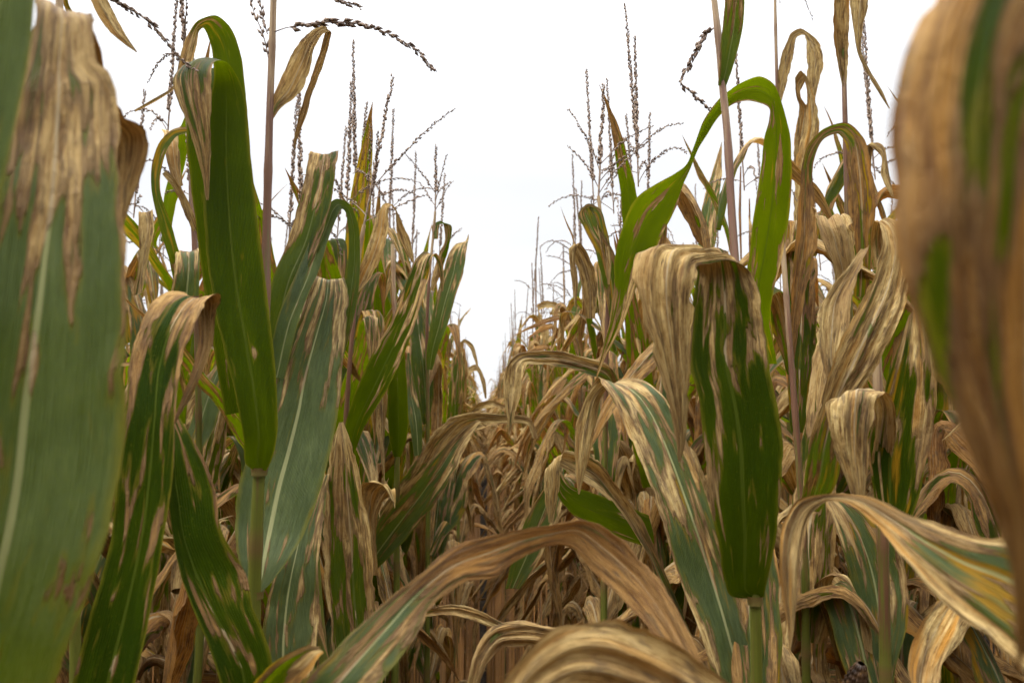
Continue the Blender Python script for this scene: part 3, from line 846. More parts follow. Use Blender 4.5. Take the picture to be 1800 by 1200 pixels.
# the big green upright leaf
hero("tall corn plant with the broad bright green upright leaf, its withered tip bent forward",
     [(446, 1420, 1.13), (446, 1180, 1.13), (447, 1042, 1.125), (452, 900, 1.12), (456, 824, 1.12), (466, 560, 1.17), (469, 400, 1.19), (474, 205, 1.2), (479, 60, 1.2), (482, -40, 1.2)],
     [([(446, 826, 468, 827, 1.105), (434, 818, 476, 812, 1.10), (427, 770, 487, 765, 1.09), (414, 700, 487, 695, 1.09), (391, 605, 480, 600, 1.10), (373, 520, 470, 520, 1.11), (362, 440, 459, 430, 1.12), (358, 340, 448, 330, 1.135),
        (362, 250, 437, 240, 1.145), (369, 180, 430, 172, 1.15), (376, 138, 418, 136, 1.15), (376, 112, 402, 112, 1.14), (352, 107, 386, 105, 1.115), (318, 117, 374, 113, 1.09), (304, 136, 372, 126, 1.08), (312, 182, 372, 165, 1.075),
        (334, 235, 371, 218, 1.075), (352, 295, 371, 280, 1.08), (362, 352, 367, 352, 1.085)],
       [(0, -.1), (.5, -.08), (.7, .0), (.77, .3), (.82, .72), (.9, .95), (1, 1.1)], dict(mid=.42, pale=.55, ch=.13, ripple=.028, pleat=.02, nu=23, nv=150, edge=.1, flip=True, org=.12, seed=3.3)),
      ([(395, 730, 445, 720, 1.2), (372, 585, 425, 580, 1.2), (358, 500, 412, 500, 1.2), (348, 420, 402, 420, 1.2), (336, 335, 390, 330, 1.2), (327, 250, 384, 240, 1.2), (329, 190, 380, 180, 1.21), (338, 140, 392, 130, 1.22), (352, 118, 398, 108, 1.24)],
       [(0, .1), (.6, .2), (1, .4)], dict(mid=.55, pale=.7, ch=.16, ripple=.05, flip=True, org=.15)),
      ([(385, 420, 452, 415, 1.2), (385, 330, 444, 325, 1.2), (380, 235, 437, 220, 1.2), (376, 165, 431, 150, 1.2), (375, 110, 422, 88, 1.2), (368, 72, 402, 44, 1.2), (358, 50, 378, 27, 1.195), (350, 56, 350, 34, 1.19), (347, 78, 326, 68, 1.185),
        (340, 105, 313, 112, 1.18), (322, 136, 306, 146, 1.175), (305, 158, 296, 158, 1.17), (280, 175, 276, 170, 1.165), (238, 197, 237, 193, 1.16)],
       [(0, .05), (.5, .14), (.62, .34), (.72, .75), (1, 1.0)], dict(mid=.5, pale=.4, org=.62, ch=.10, ripple=.03, flip=True)),
      # pale blade leaning away to the right
      ([(442, 1048, 456, 1046, 1.135), (432, 1030, 478, 1022, 1.14), (418, 985, 506, 985, 1.15), (412, 925, 534, 940, 1.17), (420, 850, 562, 866, 1.19), (444, 780, 582, 796, 1.21), (470, 715, 596, 715, 1.23), (492, 645, 603, 640, 1.25),
        (516, 585, 609, 570, 1.27), (540, 525, 613, 516, 1.29), (552, 489, 606, 489, 1.31), (556, 486, 604, 492, 1.34), (562, 540, 600, 545, 1.36), (575, 600, 590, 600, 1.36)],
       [(0, .0), (.35, .08), (.55, .3), (.7, .5), (.8, .75), (1, 1)], dict(mid=[(0, .5), (.2, .48), (.5, .4), (.8, .45), (1, .5)], pale=1.0, ch=.10, ripple=.035, nu=23, nv=130, edge=.22, mdead=(.12, 0), seed=9.1)),
      # blades behind, against the sky
      ([(455, 680, 495, 660, 1.24), (468, 575, 508, 570, 1.25), (478, 490, 536, 485, 1.26), (505, 425, 566, 415, 1.28), (526, 350, 584, 345, 1.3), (538, 292, 593, 285, 1.32), (544, 265, 596, 265, 1.34), (548, 270, 594, 274, 1.37), (554, 330, 584, 335, 1.38)],
       [(0, .0), (.4, .22), (.7, .42), (1, .8)], dict(mid=.5, pale=.35, ripple=.04, edge=.2, org=.2)),
      ([(470, 660, 500, 665, 1.2), (487, 565, 530, 548, 1.22), (515, 490, 562, 472, 1.25), (540, 430, 580, 414, 1.28), (561, 390, 591, 386, 1.3), (574, 362, 596, 374, 1.31), (592, 349, 601, 367, 1.32), (612, 356, 607, 372, 1.33), (627, 385, 611, 392, 1.33),
        (633, 450, 612, 452, 1.33), (629, 520, 601, 520, 1.32), (617, 580, 596, 582, 1.31), (600, 640, 592, 640, 1.3)],
       [(0, .04), (.6, .15), (1, .5)], dict(mid=.5, pale=.6, ripple=.04, ch=.16)),
      ([(470, 206, 480, 210, 1.2), (476, 180, 494, 190, 1.205), (490, 145, 522, 172, 1.21), (512, 95, 546, 125, 1.22), (536, 62, 556, 82, 1.225), (556, 48, 568, 60, 1.23), (572, 44, 582, 56, 1.24), (566, 76, 580, 72, 1.245), (553, 118, 566, 122, 1.25),
        (540, 155, 550, 162, 1.25), (526, 200, 538, 205, 1.25), (517, 245, 523, 246, 1.25), (516, 262, 518, 262, 1.25)],
       DEAD, dict(mid=.5, pale=.5, ripple=.06, pleat=.04, org=.25))],
     r0=.0165, r1=.0046, collars=[(456, 828, 1.115, .0115), (449, 1044, 1.128, .0118)], branches=[
         ([(482, -40, 1.2), (484, -120, 1.2), (488, -330, 1.2)], .0022, 520, .0135, .4),
         ([(478, 58, 1.2), (500, 50, 1.19), (530, 44, 1.18)], .0011, 1, .012, .5),
         ([(510, 48, 1.185), (560, 40, 1.17), (630, 42, 1.16), (700, 68, 1.15), (745, 100, 1.15), (760, 122, 1.15)], .0014, 400, .0135, .45),
         ([(481, 0, 1.2), (520, -12, 1.21), (560, -8, 1.22), (600, 2, 1.23), (634, 14, 1.24)], .0012, 380, .0125, .5),
         ([(474, 110, 1.2), (462, 60, 1.2), (446, 20, 1.2), (432, -30, 1.2)], .0011, 160, .013, .7),
         ([(470, 60, 1.21), (460, 20, 1.22), (456, -20, 1.22)], .0010, 220, .013, .7)], low=5, low_top=.8, seed=14, vit=.35, dry=.0)

hero("corn plant with a pale lower leaf and a brown streaked leaf beside the furrow",
     [(575, 1420, 1.32), (572, 1200, 1.33), (560, 1060, 1.34), (548, 850, 1.36), (540, 620, 1.4), (535, 420, 1.43)],
     [([(480, 1330, 550, 1330, 1.27), (464, 1215, 552, 1215, 1.26), (460, 1140, 556, 1135, 1.27), (466, 1070, 561, 1060, 1.28), (482, 1000, 560, 990, 1.29), (496, 950, 566, 930, 1.31), (532, 880, 574, 870, 1.34), (560, 836, 580, 831, 1.36), (566, 842, 582, 846, 1.38)],
       [(0, .2), (.3, .26), (.6, .28), (.8, .5), (1, .9)], dict(mid=[(0, .35), (.5, .36), (1, .5)], pale=1.0, ch=.1, ripple=.06, nu=21, edge=.2)),
      ([(600, 1290, 650, 1290, 1.33), (588, 1160, 664, 1130, 1.33), (574, 1060, 660, 1060, 1.34), (568, 970, 655, 962, 1.35), (571, 880, 641, 880, 1.36), (577, 820, 628, 812, 1.37), (586, 772, 614, 768, 1.38), (596, 742, 603, 741, 1.4)],
       [(0, .45), (.4, .54), (.7, .66), (1, 1)], dict(mid=.55, pale=.25, ch=.12, ripple=.07, pleat=.05, nu=19, mdead=(.0, .22)))],
     low=4, low_top=.6, seed=15, vit=.3)

hero("corn plant with the tallest tassel left of the gap and a bent tan strap leaf",
     [(606, 1250, 1.64), (607, 900, 1.64), (609, 730, 1.65), (618, 600, 1.65), (626, 512, 1.66), (634, 430, 1.66), (640, 395, 1.66)],
     [([(606, 800, 622, 798, 1.63), (604, 765, 642, 750, 1.62), (620, 700, 680, 685, 1.61), (650, 632, 711, 622, 1.62), (688, 562, 738, 545, 1.64), (715, 492, 754, 488, 1.67), (734, 452, 763, 448, 1.7), (746, 443, 768, 446, 1.72), (762, 450, 776, 460, 1.73), (773, 490, 781, 490, 1.73), (776, 512, 779, 512, 1.73)],
       [(0, .02), (.35, .16), (.55, .46), (.8, .66), (1, 1)], dict(mid=.5, pale=.5, ripple=.05, org=.3, mdead=(.05, .15), flip=True)),
      ([(622, 520, 628, 516, 1.66), (624, 494, 648, 494, 1.665), (640, 450, 672, 446, 1.67), (655, 402, 683, 402, 1.68), (666, 368, 684, 364, 1.69), (677, 356, 691, 360, 1.7), (692, 362, 696, 372, 1.71), (704, 385, 696, 388, 1.71), (718, 412, 701, 418, 1.71), (726, 442, 713, 444, 1.71), (728, 462, 725, 462, 1.71)],
       DEAD, dict(mid=.5, pale=.4, pleat=.03, org=.5)),
      ([(640, 1010, 664, 1012, 1.62), (630, 900, 668, 895, 1.6), (624, 860, 690, 868, 1.58), (640, 848, 696, 862, 1.57), (672, 852, 694, 880, 1.56), (690, 880, 694, 895, 1.55)],
       DEAD, dict(mid=.5, pleat=.05, org=.4))],
     r0=.0115, r1=.0038, tassel=dict(up=(.17, .02, 1), L=.33, branches=7, sag=.6, spread=.75), low=4, low_top=.6, seed=16, vit=.3, dry=.1)

hero("corn plant with one broad green leaf jutting up at the left rim of the gap",
     [(752, 1000, 2.3), (752, 700, 2.3), (751, 560, 2.3), (756, 470, 2.31), (763, 400, 2.32), (765, 372, 2.32)],
     [([(750, 650, 760, 650, 2.29), (750, 615, 772, 610, 2.27), (756, 575, 787, 570, 2.26), (765, 530, 801, 520, 2.26), (778, 480, 814, 482, 2.27), (792, 440, 821, 436, 2.29), (803, 428, 823, 424, 2.31), (818, 424, 824, 420, 2.32), (823, 412, 824, 412, 2.33)],
       [(0, .02), (.5, .16), (.8, .4), (1, .9)], dict(mid=.5, pale=.8, ripple=.04)),
      ([(762, 420, 770, 420, 2.31), (760, 395, 776, 392, 2.32), (776, 388, 792, 396, 2.33), (782, 420, 794, 408, 2.33), (772, 445, 786, 448, 2.33), (760, 485, 772, 488, 2.32), (756, 510, 762, 512, 2.31)],
       [(0, .4), (1, .8)], dict(pale=.6, org=.4))],
     r0=.012, r1=.0035, tassel=dict(up=(.0, .02, 1), L=.2, branches=5, sag=.8), low=10, low_top=1.3, seed=17, vit=.5)

hero("corn plant with two pale green and tan leaves leaning across the furrow mid picture",
     [(697, 1080, 1.93), (697, 900, 1.93), (698, 806, 1.92), (696, 640, 1.95), (690, 430, 1.98)],
     [([(692, 803, 704, 803, 1.91), (685, 775, 715, 772, 1.90), (681, 705, 717, 705, 1.90), (684, 640, 713, 640, 1.91), (690, 585, 709, 585, 1.92), (697, 548, 702, 548, 1.93)],
       [(0, -.05), (.6, .1), (1, .5)], dict(mid=.5, pale=.2, ch=.12, ripple=.03, flip=True, org=.2)),
      ([(728, 802, 742, 798, 2.0), (720, 745, 742, 740, 2.0), (712, 690, 732, 690, 2.02), (712, 650, 724, 650, 2.03), (716, 620, 720, 620, 2.04)],
       [(0, .1), (1, .4)], dict(mid=.5, pale=1.0, ripple=.04, flip=False)),
      ([(638, 1005, 652, 1010, 1.9), (640, 975, 675, 988, 1.86), (664, 930, 718, 942, 1.82), (700, 880, 766, 884, 1.78), (740, 832, 800, 828, 1.76), (780, 782, 822, 780, 1.76), (816, 750, 838, 752, 1.77), (838, 738, 846, 742, 1.78), (850, 745, 856, 752, 1.8)],
       [(0, .08), (.4, .32), (.7, .5), (1, 1)], dict(mid=.5, pale=1.0, ripple=.06, mdead=(0, .15), org=.3)),
      ([(640, 1000, 655, 1000, 1.98), (652, 930, 684, 948, 1.96), (688, 868, 736, 882, 1.93), (728, 812, 776, 826, 1.9), (752, 772, 812, 776, 1.88), (784, 738, 836, 756, 1.87), (830, 724, 862, 748, 1.86), (872, 726, 886, 746, 1.86), (906, 728, 908, 744, 1.86), (932, 734, 926, 746, 1.86), (946, 770, 936, 770, 1.86)],
       [(0, .2), (.4, .55), (.6, .75), (1, 1.05)], dict(mid=.5, pale=1.0, ripple=.08, pleat=.06)),
      ([(690, 1090, 700, 1100, 1.7), (760, 1068, 762, 1082, 1.6), (800, 1062, 802, 1082, 1.56), (846, 1072, 838, 1094, 1.55), (880, 1092, 872, 1104, 1.55), (896, 1100, 893, 1104, 1.55)],
       DEAD, dict(ripple=.15, pleat=.08, org=.3))],
     low=5, low_top=.7, seed=18, vit=.25)

hero('corn plant with a yellow green strap leaf bowed left behind the huge left leaf',
     [(352, 1100, 1.5), (350, 800, 1.5), (346, 560, 1.5), (340, 380, 1.52), (334, 260, 1.54), (326, 140, 1.56)],
     [([(345, 520, 362, 515, 1.46), (318, 510, 345, 505, 1.45), (296, 450, 318, 450, 1.43), (278, 390, 300, 390, 1.42), (266, 330, 282, 335, 1.42), (268, 285, 284, 295, 1.43), (284, 245, 298, 256, 1.44), (305, 227, 314, 238, 1.45), (326, 224, 334, 234, 1.46), (348, 236, 346, 244, 1.47)],
       [(0, .0), (.6, .1), (1, .4)], dict(org=.75, pale=.3, ripple=.05)),
      ([(310, 330, 322, 326, 1.5), (298, 300, 318, 295, 1.5), (288, 255, 316, 250, 1.5), (284, 228, 314, 228, 1.52), (286, 232, 312, 234, 1.55), (290, 260, 306, 262, 1.56)],
       DEAD, dict(ripple=.05, org=.4)),
      ([(346, 420, 352, 414, 1.52), (330, 390, 342, 380, 1.5), (312, 345, 324, 340, 1.49), (296, 320, 306, 312, 1.48), (285, 306, 290, 300, 1.48)],
       DEAD, dict(ripple=.06, org=.6)),
      ([(300, 520, 350, 520, 1.4), (306, 480, 352, 476, 1.4), (308, 446, 352, 440, 1.42), (312, 440, 350, 438, 1.45), (318, 470, 345, 470, 1.46)],
       [(0, .3), (.5, .5), (1, .8)], dict(pale=.8, org=.5)),
      ([(232, 520, 250, 515, 1.5), (244, 450, 262, 450, 1.5), (243, 400, 272, 395, 1.5), (244, 372, 268, 368, 1.51), (250, 378, 268, 376, 1.53), (258, 420, 266, 420, 1.54)],
       DEAD, dict(ripple=.06))],
     r1=.004, tassel=dict(up=(-.12, .1, 1), L=.3, branches=4, sag=2.0, spread=.9), low=7, low_top=.95, seed=31, vit=.25)

hero('corn plant with a dry leaf tip and a drooping tassel at the top left corner',
     [(130, 1300, 1.0), (120, 700, 1.0), (112, 300, 1.0), (105, 20, 1.0), (102, -60, 1.0)],
     [([(108, -70, 120, -80, 1.0), (124, -60, 160, -80, 1.0), (140, -30, 180, -40, .99), (160, 4, 188, -4, .98), (180, 40, 206, 28, .98), (206, 70, 220, 58, .975), (240, 93, 241, 91, .975)],
       DEAD, dict(org=.5, ripple=.04)),
      ([(110, -40, 118, -30, 1.02), (112, 10, 124, 14, 1.02), (120, 24, 134, 26, 1.02), (134, 26, 142, 20, 1.02)],
       [(0, .2), (1, .3)], dict(org=1.0))],
     r1=.004, branches=[
         ([(102, -60, 1.0), (100, -300, 1.0)], .0022, 400, .0135, .4),
         ([(104, -80, 1.0), (150, -30, 1.02), (210, 6, 1.04), (250, 30, 1.05), (285, 62, 1.06), (312, 100, 1.07), (350, 132, 1.08)], .0014, 380, .0125, .5)],
     low=3, low_top=.6, seed=32, vit=.3)

# right side ------------------------------------------------------------------
hero("corn plant at the far right edge with one huge blurred tan leaf hanging down",
     [(2250, 1500, .33), (2280, 700, .33), (2230, -60, .31), (2180, -330, .285)],
     [([(2080, -330, 2160, -300, .2775), (1850, -330, 2180, -250, .2550), (1690, -170, 2180, -150, .2363), (1630, 0, 2130, -20, .2250), (1588, 100, 2090, 100, .2175), (1567, 210, 2070, 230, .2137), (1568, 340, 2050, 340, .2100), (1576, 460, 2020, 460, .2100),
        (1604, 570, 1990, 570, .2100), (1645, 680, 1950, 690, .2100), (1698, 800, 1925, 800, .2100), (1746, 920, 1895, 930, .2137), (1774, 1040, 1850, 1050, .2175), (1786, 1130, 1812, 1130, .2213), (1784, 1185, 1792, 1185, .2250)],
       [(0, .55), (.3, .70), (.5, .80), (.7, .9), (1, 1.0)], dict(mid=.52, pale=.0, ch=.10, ripple=.03, pleat=.07, nu=25, org=.45, rust=.7, thin=.6, seed=5.5, edge=.3, flip=True))],
     low=0, seed=21)

hero("corn plant at the lower right edge, its drying leaf with a white midrib arching over",
     [(1960, 1640, .56), (1970, 1300, .57), (1980, 1050, .58)],
     [([(1960, 1420, 2010, 1260, .54), (1880, 1290, 1950, 1070, .53), (1790, 1180, 1850, 978, .545), (1735, 1128, 1780, 944, .56), (1660, 1060, 1715, 936, .58), (1595, 990, 1650, 918, .60), (1540, 926, 1580, 892, .63), (1492, 886, 1515, 869, .65), (1452, 882, 1455, 867, .665),
        (1424, 908, 1404, 877, .67), (1414, 950, 1378, 915, .665), (1408, 1000, 1369, 975, .655), (1402, 1050, 1373, 1045, .65), (1396, 1100, 1384, 1100, .645), (1390, 1142, 1387, 1142, .64)],
       [(0, .42), (.3, .56), (.5, .70), (.66, .95), (1, 1.1)], dict(mid=[(0, .62), (.3, .62), (.5, .55), (1, .5)], pale=1.0, ch=.07, ripple=.05, pleat=.04, nu=27, nv=150, org=.75, edge=.35, flip=False, rust=.15, seed=8.2)),
      ([(1900, 1600, 1960, 1640, .55), (1600, 1480, 1620, 1600, .53), (1430, 1330, 1400, 1480, .51), (1300, 1215, 1270, 1400, .50), (1205, 1140, 1190, 1330, .495), (1130, 1102, 1110, 1290, .49), (1065, 1080, 1055, 1270, .485), (1010, 1086, 1000, 1260, .48), (945, 1122, 960, 1280, .475), (890, 1185, 930, 1310, .47), (862, 1250, 890, 1330, .465), (860, 1330, 868, 1345, .46)],
       [(0, .6), (.4, .72), (.6, .8), (1, 1.05)], dict(mid=.5, pale=1.0, ch=.07, ripple=.06, pleat=.03, nu=27, nv=150, org=.55, flip=True, rust=.25, seed=12.1)),
      ([(1850, 1420, 1880, 1440, .62), (1720, 1330, 1750, 1370, .7), (1640, 1250, 1690, 1290, .76), (1600, 1190, 1650, 1235, .80), (1600, 1140, 1660, 1170, .82), (1625, 1080, 1690, 1105, .84), (1655, 1050, 1700, 1065, .86), (1690, 1045, 1705, 1050, .88)],
       [(0, .7), (1, 1)], dict(org=1.0, pale=.3, ripple=.05))],
     low=0, seed=22, vit=.3)

hero("corn plant with the dark green leaf whose tan withered half hangs folded in front",
     [(1331, 1420, .97), (1330, 1180, .965), (1328, 1060, .96), (1318, 800, 1.0), (1300, 560, 1.06), (1286, 370, 1.1), (1278, 230, 1.12), (1270, 150, 1.13), (1262, 60, 1.14), (1252, -30, 1.15)],
     [([(1312, 1052, 1344, 1051, .955), (1286, 1048, 1344, 1042, .95), (1274, 1022, 1350, 1010, .94), (1264, 960, 1363, 945, .93), (1246, 870, 1374, 860, .92), (1236, 780, 1378, 790, .92), (1226, 700, 1368, 720, .925), (1209, 635, 1354, 645, .93), (1212, 560, 1346, 580, .94),
        (1220, 505, 1334, 518, .945), (1224, 474, 1320, 478, .95), (1216, 448, 1308, 462, .94), (1160, 437, 1250, 460, .915), (1120, 443, 1230, 470, .89), (1111, 480, 1225, 495, .88), (1117, 530, 1219, 540, .875), (1138, 595, 1214, 600, .872), (1160, 660, 1212, 665, .872),
        (1180, 730, 1208, 735, .872), (1190, 785, 1203, 787, .872), (1192, 812, 1196, 812, .872)],
       [(0, .04), (.25, .12), (.38, .22), (.47, .42), (.54, .62), (.6, .9), (.75, 1.05), (1, 1.15)], dict(mid=.5, pale=.0, ch=.12, ripple=.05, pleat=.06, nu=25, nv=170, edge=.12, flip=True, org=.12, rust=.15, thin=.3, seed=4.4)),
      ([(1330, 1420, 1352, 1420, .99), (1290, 1330, 1366, 1325, 1.0), (1256, 1200, 1338, 1200, 1.02), (1230, 1110, 1308, 1100, 1.03), (1192, 1010, 1282, 1000, 1.05), (1168, 930, 1256, 920, 1.06), (1140, 850, 1233, 850, 1.08), (1110, 780, 1208, 776, 1.1), (1084, 718, 1180, 716, 1.12),
        (1060, 675, 1158, 688, 1.14), (1050, 664, 1136, 674, 1.165), (1042, 672, 1100, 668, 1.19), (1026, 700, 1062, 690, 1.2), (1012, 745, 1048, 745, 1.2), (1010, 805, 1036, 805, 1.19), (1016, 868, 1019, 868, 1.18)],
       [(0, .05), (.25, .2), (.5, .47), (.68, .55), (.78, .9), (1, 1.05)], dict(mid=[(0, .5), (.3, .64), (.6, .62), (1, .5)], pale=1.0, ch=.09, ripple=.045, nu=23, nv=140, edge=.2, mdead=(.16, .0), org=.35, seed=6.3)),
      ([(1262, 150, 1276, 153, 1.125), (1264, 118, 1288, 120, 1.12), (1267, 80, 1298, 85, 1.115), (1272, 30, 1307, 40, 1.11), (1275, -30, 1309, -20, 1.1), (1282, -80, 1302, -80, 1.1), (1292, -130, 1296, -130, 1.1)],
       [(0, .2), (.5, .45), (1, .9)], dict(mid=.6, pale=.5, ripple=.05, ch=.2)),
      ([(1330, 1260, 1345, 1290, .98), (1240, 1185, 1250, 1225, .97), (1150, 1125, 1160, 1165, .97), (1060, 1108, 1060, 1150, .965), (970, 1098, 975, 1140, .96), (910, 1090, 925, 1136, .955), (862, 1102, 885, 1138, .95), (836, 1140, 862, 1160, .945), (822, 1190, 848, 1195, .94), (815, 1240, 835, 1240, .94)],
       DEAD, dict(mid=.5, ripple=.1, pleat=.09, org=.3, flip=True))],
     r0=.0115, r1=.0045, collars=[(1327, 1054, .957, .0092)], branches=[
         ([(1252, -30, 1.15), (1248, -120, 1.15), (1240, -300, 1.15)], .0022, 520, .0135, .4),
         ([(1254, 50, 1.15), (1238, 62, 1.14), (1222, 90, 1.13), (1208, 120, 1.13), (1196, 146, 1.12)], .0013, 380, .0135, .5),
         ([(1196, 146, 1.12), (1212, 160, 1.12), (1230, 176, 1.12), (1248, 192, 1.12)], .0011, 260, .012, .5)], low=5, low_top=.8, seed=23, vit=.3, dry=.0)

hero("corn plant with the long green leaf arching over against the sky right of the gap",
     [(1418, 1400, 1.22), (1417, 1180, 1.22), (1414, 980, 1.22), (1400, 760, 1.24), (1385, 560, 1.27), (1375, 420, 1.3)],
     [([(1352, 640, 1366, 640, 1.24), (1325, 580, 1358, 585, 1.23), (1312, 505, 1356, 535, 1.22), (1318, 430, 1376, 450, 1.22), (1328, 360, 1388, 370, 1.22), (1338, 290, 1392, 290, 1.225), (1344, 240, 1388, 232, 1.23), (1352, 210, 1376, 185, 1.235), (1350, 188, 1361, 148, 1.24), (1322, 178, 1337, 134, 1.24),
        (1292, 182, 1302, 146, 1.24), (1264, 205, 1264, 174, 1.235), (1242, 238, 1238, 210, 1.23), (1226, 265, 1220, 256, 1.22), (1213, 298, 1206, 290, 1.21), (1202, 322, 1188, 304, 1.205), (1190, 362, 1152, 324, 1.2), (1166, 410, 1114, 352, 1.195), (1148, 445, 1092, 405, 1.19), (1130, 478, 1080, 455, 1.18),
        (1112, 525, 1078, 510, 1.17), (1090, 580, 1070, 568, 1.16), (1064, 630, 1056, 625, 1.15), (1050, 662, 1048, 660, 1.145)],
       [(0, .0), (.3, .18), (.4, .2), (.6, .06), (.8, .15), (1, .9)], dict(mid=.5, pale=.0, thin=1.6, ripple=.03, ch=.1, nv=170, nu=17, org=.3, flip=True, seed=14.2)),
      ([(1405, 900, 1440, 900, 1.18), (1412, 850, 1470, 850, 1.15), (1420, 790, 1484, 785, 1.13), (1440, 715, 1502, 705, 1.12), (1460, 640, 1546, 640, 1.11), (1490, 575, 1582, 560, 1.11), (1528, 500, 1602, 495, 1.12), (1550, 430, 1602, 440, 1.13), (1545, 395, 1582, 392, 1.15), (1535, 388, 1560, 381, 1.17), (1530, 420, 1552, 400, 1.19), (1536, 470, 1558, 470, 1.19)],
       [(0, .3), (.25, .55), (.45, .95), (1, 1.1)], dict(mid=.5, pale=.6, ripple=.05, pleat=.08, org=.5, nu=21)),
      ([(1462, 700, 1480, 690, 1.15), (1446, 640, 1478, 632, 1.16), (1435, 585, 1492, 570, 1.17), (1440, 540, 1500, 515, 1.18), (1464, 500, 1512, 480, 1.19), (1490, 470, 1520, 455, 1.2), (1512, 440, 1530, 430, 1.22)],
       DEAD, dict(mid=.5, ripple=.05, pleat=.05)),
      ([(1465, 520, 1492, 525, 1.32), (1466, 480, 1502, 490, 1.31), (1446, 430, 1503, 440, 1.3), (1428, 385, 1502, 400, 1.3), (1424, 370, 1490, 376, 1.32), (1430, 376, 1480, 382, 1.35)],
       DEAD, dict(mid=.5, ripple=.05, pleat=.05))],
     r0=.0100, r1=.004, low=6, low_top=.85, seed=24, vit=.25, dry=.35)

hero("corn plant at right with a rusty green leaf and a curled tan flap beside it",
     [(1556, 1420, 1.12), (1556, 1160, 1.12), (1552, 960, 1.12), (1545, 760, 1.14), (1540, 560, 1.17)],
     [([(1548, 910, 1600, 915, 1.0), (1534, 850, 1622, 855, 1.0), (1530, 780, 1640, 775, 1.0), (1545, 715, 1645, 705, 1.0), (1565, 650, 1642, 625, 1.0), (1582, 600, 1630, 570, 1.01), (1597, 555, 1614, 530, 1.02)],
       [(0, .2), (.4, .42), (.8, .55), (1, .9)], dict(mid=.4, pale=.1, org=.6, thin=.4, ch=.14, ripple=.06, nu=21, flip=True)),
      ([(1530, 850, 1560, 830, 1.02), (1532, 790, 1572, 760, 1.0), (1538, 730, 1574, 712, .985), (1528, 698, 1560, 690, .965), (1490, 696, 1552, 692, .945), (1452, 706, 1548, 698, .93), (1454, 745, 1538, 735, .925), (1468, 800, 1528, 795, .925), (1488, 850, 1525, 848, .925), (1502, 890, 1516, 890, .925)],
       [(0, .8), (.4, 1.0), (1, 1.05)], dict(mid=.5, ripple=.03, pleat=.06, nu=21, org=.3, flip=True)),
      ([(1540, 1260, 1570, 1260, 1.16), (1534, 1185, 1574, 1180, 1.17), (1515, 1105, 1596, 1090, 1.18), (1495, 1020, 1592, 1000, 1.19), (1476, 950, 1562, 930, 1.2), (1456, 895, 1520, 885, 1.22), (1446, 870, 1480, 865, 1.24)],
       [(0, .1), (.5, .3), (1, .6)], dict(mid=.45, pale=.9, org=.5, ripple=.05, edge=.3)),
      ([(1470, 1160, 1490, 1165, 1.25), (1440, 1060, 1470, 1070, 1.22), (1432, 1030, 1466, 1015, 1.2), (1460, 1010, 1490, 1012, 1.18), (1490, 1025, 1508, 1050, 1.17), (1508, 1080, 1530, 1110, 1.17), (1520, 1140, 1535, 1150, 1.17)],
       DEAD, dict(ripple=.1, pleat=.06))],
     r0=.0125, r1=.006, cob=(1478, 1296, 1.17), low=6, low_top=.9, seed=25, vit=.3, dry=.3)

hero("corn plant on the right with rust brown leaves bent down around a bare stalk",
     [(1500, 1200, 1.62), (1498, 800, 1.62), (1492, 500, 1.63), (1488, 300, 1.64), (1484, 148, 1.64), (1482, 0, 1.64), (1481, -60, 1.64)],
     [([(1500, 520, 1526, 525, 1.5), (1497, 430, 1535, 430, 1.48), (1490, 350, 1540, 350, 1.47), (1487, 285, 1532, 290, 1.47), (1485, 250, 1516, 240, 1.475), (1472, 236, 1492, 216, 1.48), (1448, 245, 1456, 222, 1.48), (1430, 285, 1420, 255, 1.48), (1432, 350, 1405, 330, 1.475), (1436, 430, 1398, 420, 1.47), (1418, 510, 1390, 505, 1.47), (1404, 580, 1388, 585, 1.47), (1395, 640, 1390, 640, 1.47)],
       [(0, .6), (.3, .75), (.42, .45), (.6, .8), (1, 1.05)], dict(mid=.55, pale=.3, org=.8, rust=.7, ripple=.05, pleat=.04)),
      ([(1480, 150, 1488, 150, 1.635), (1472, 110, 1491, 115, 1.63), (1464, 50, 1492, 60, 1.62), (1466, -10, 1494, -10, 1.61), (1475, -70, 1495, -70, 1.6)],
       DEAD, dict(mid=.3, org=.7, ch=.3)),
      ([(1490, -70, 1532, -60, 1.6), (1492, -10, 1530, 0, 1.59), (1500, 50, 1516, 55, 1.59), (1508, 95, 1516, 95, 1.59), (1524, 130, 1532, 128, 1.59), (1545, 165, 1551, 160, 1.59), (1563, 192, 1564, 190, 1.59)],
       DEAD, dict(mid=.5, ripple=.04)),
      ([(1520, 300, 1530, 295, 1.66), (1526, 255, 1540, 250, 1.65), (1545, 270, 1552, 255, 1.64), (1548, 310, 1564, 310, 1.63), (1566, 345, 1572, 350, 1.62)],
       DEAD, dict(mid=.5, ripple=.05))],
     r0=.0115, r1=.0042, low=9, low_top=1.1, seed=26, vit=.25, dry=.3)

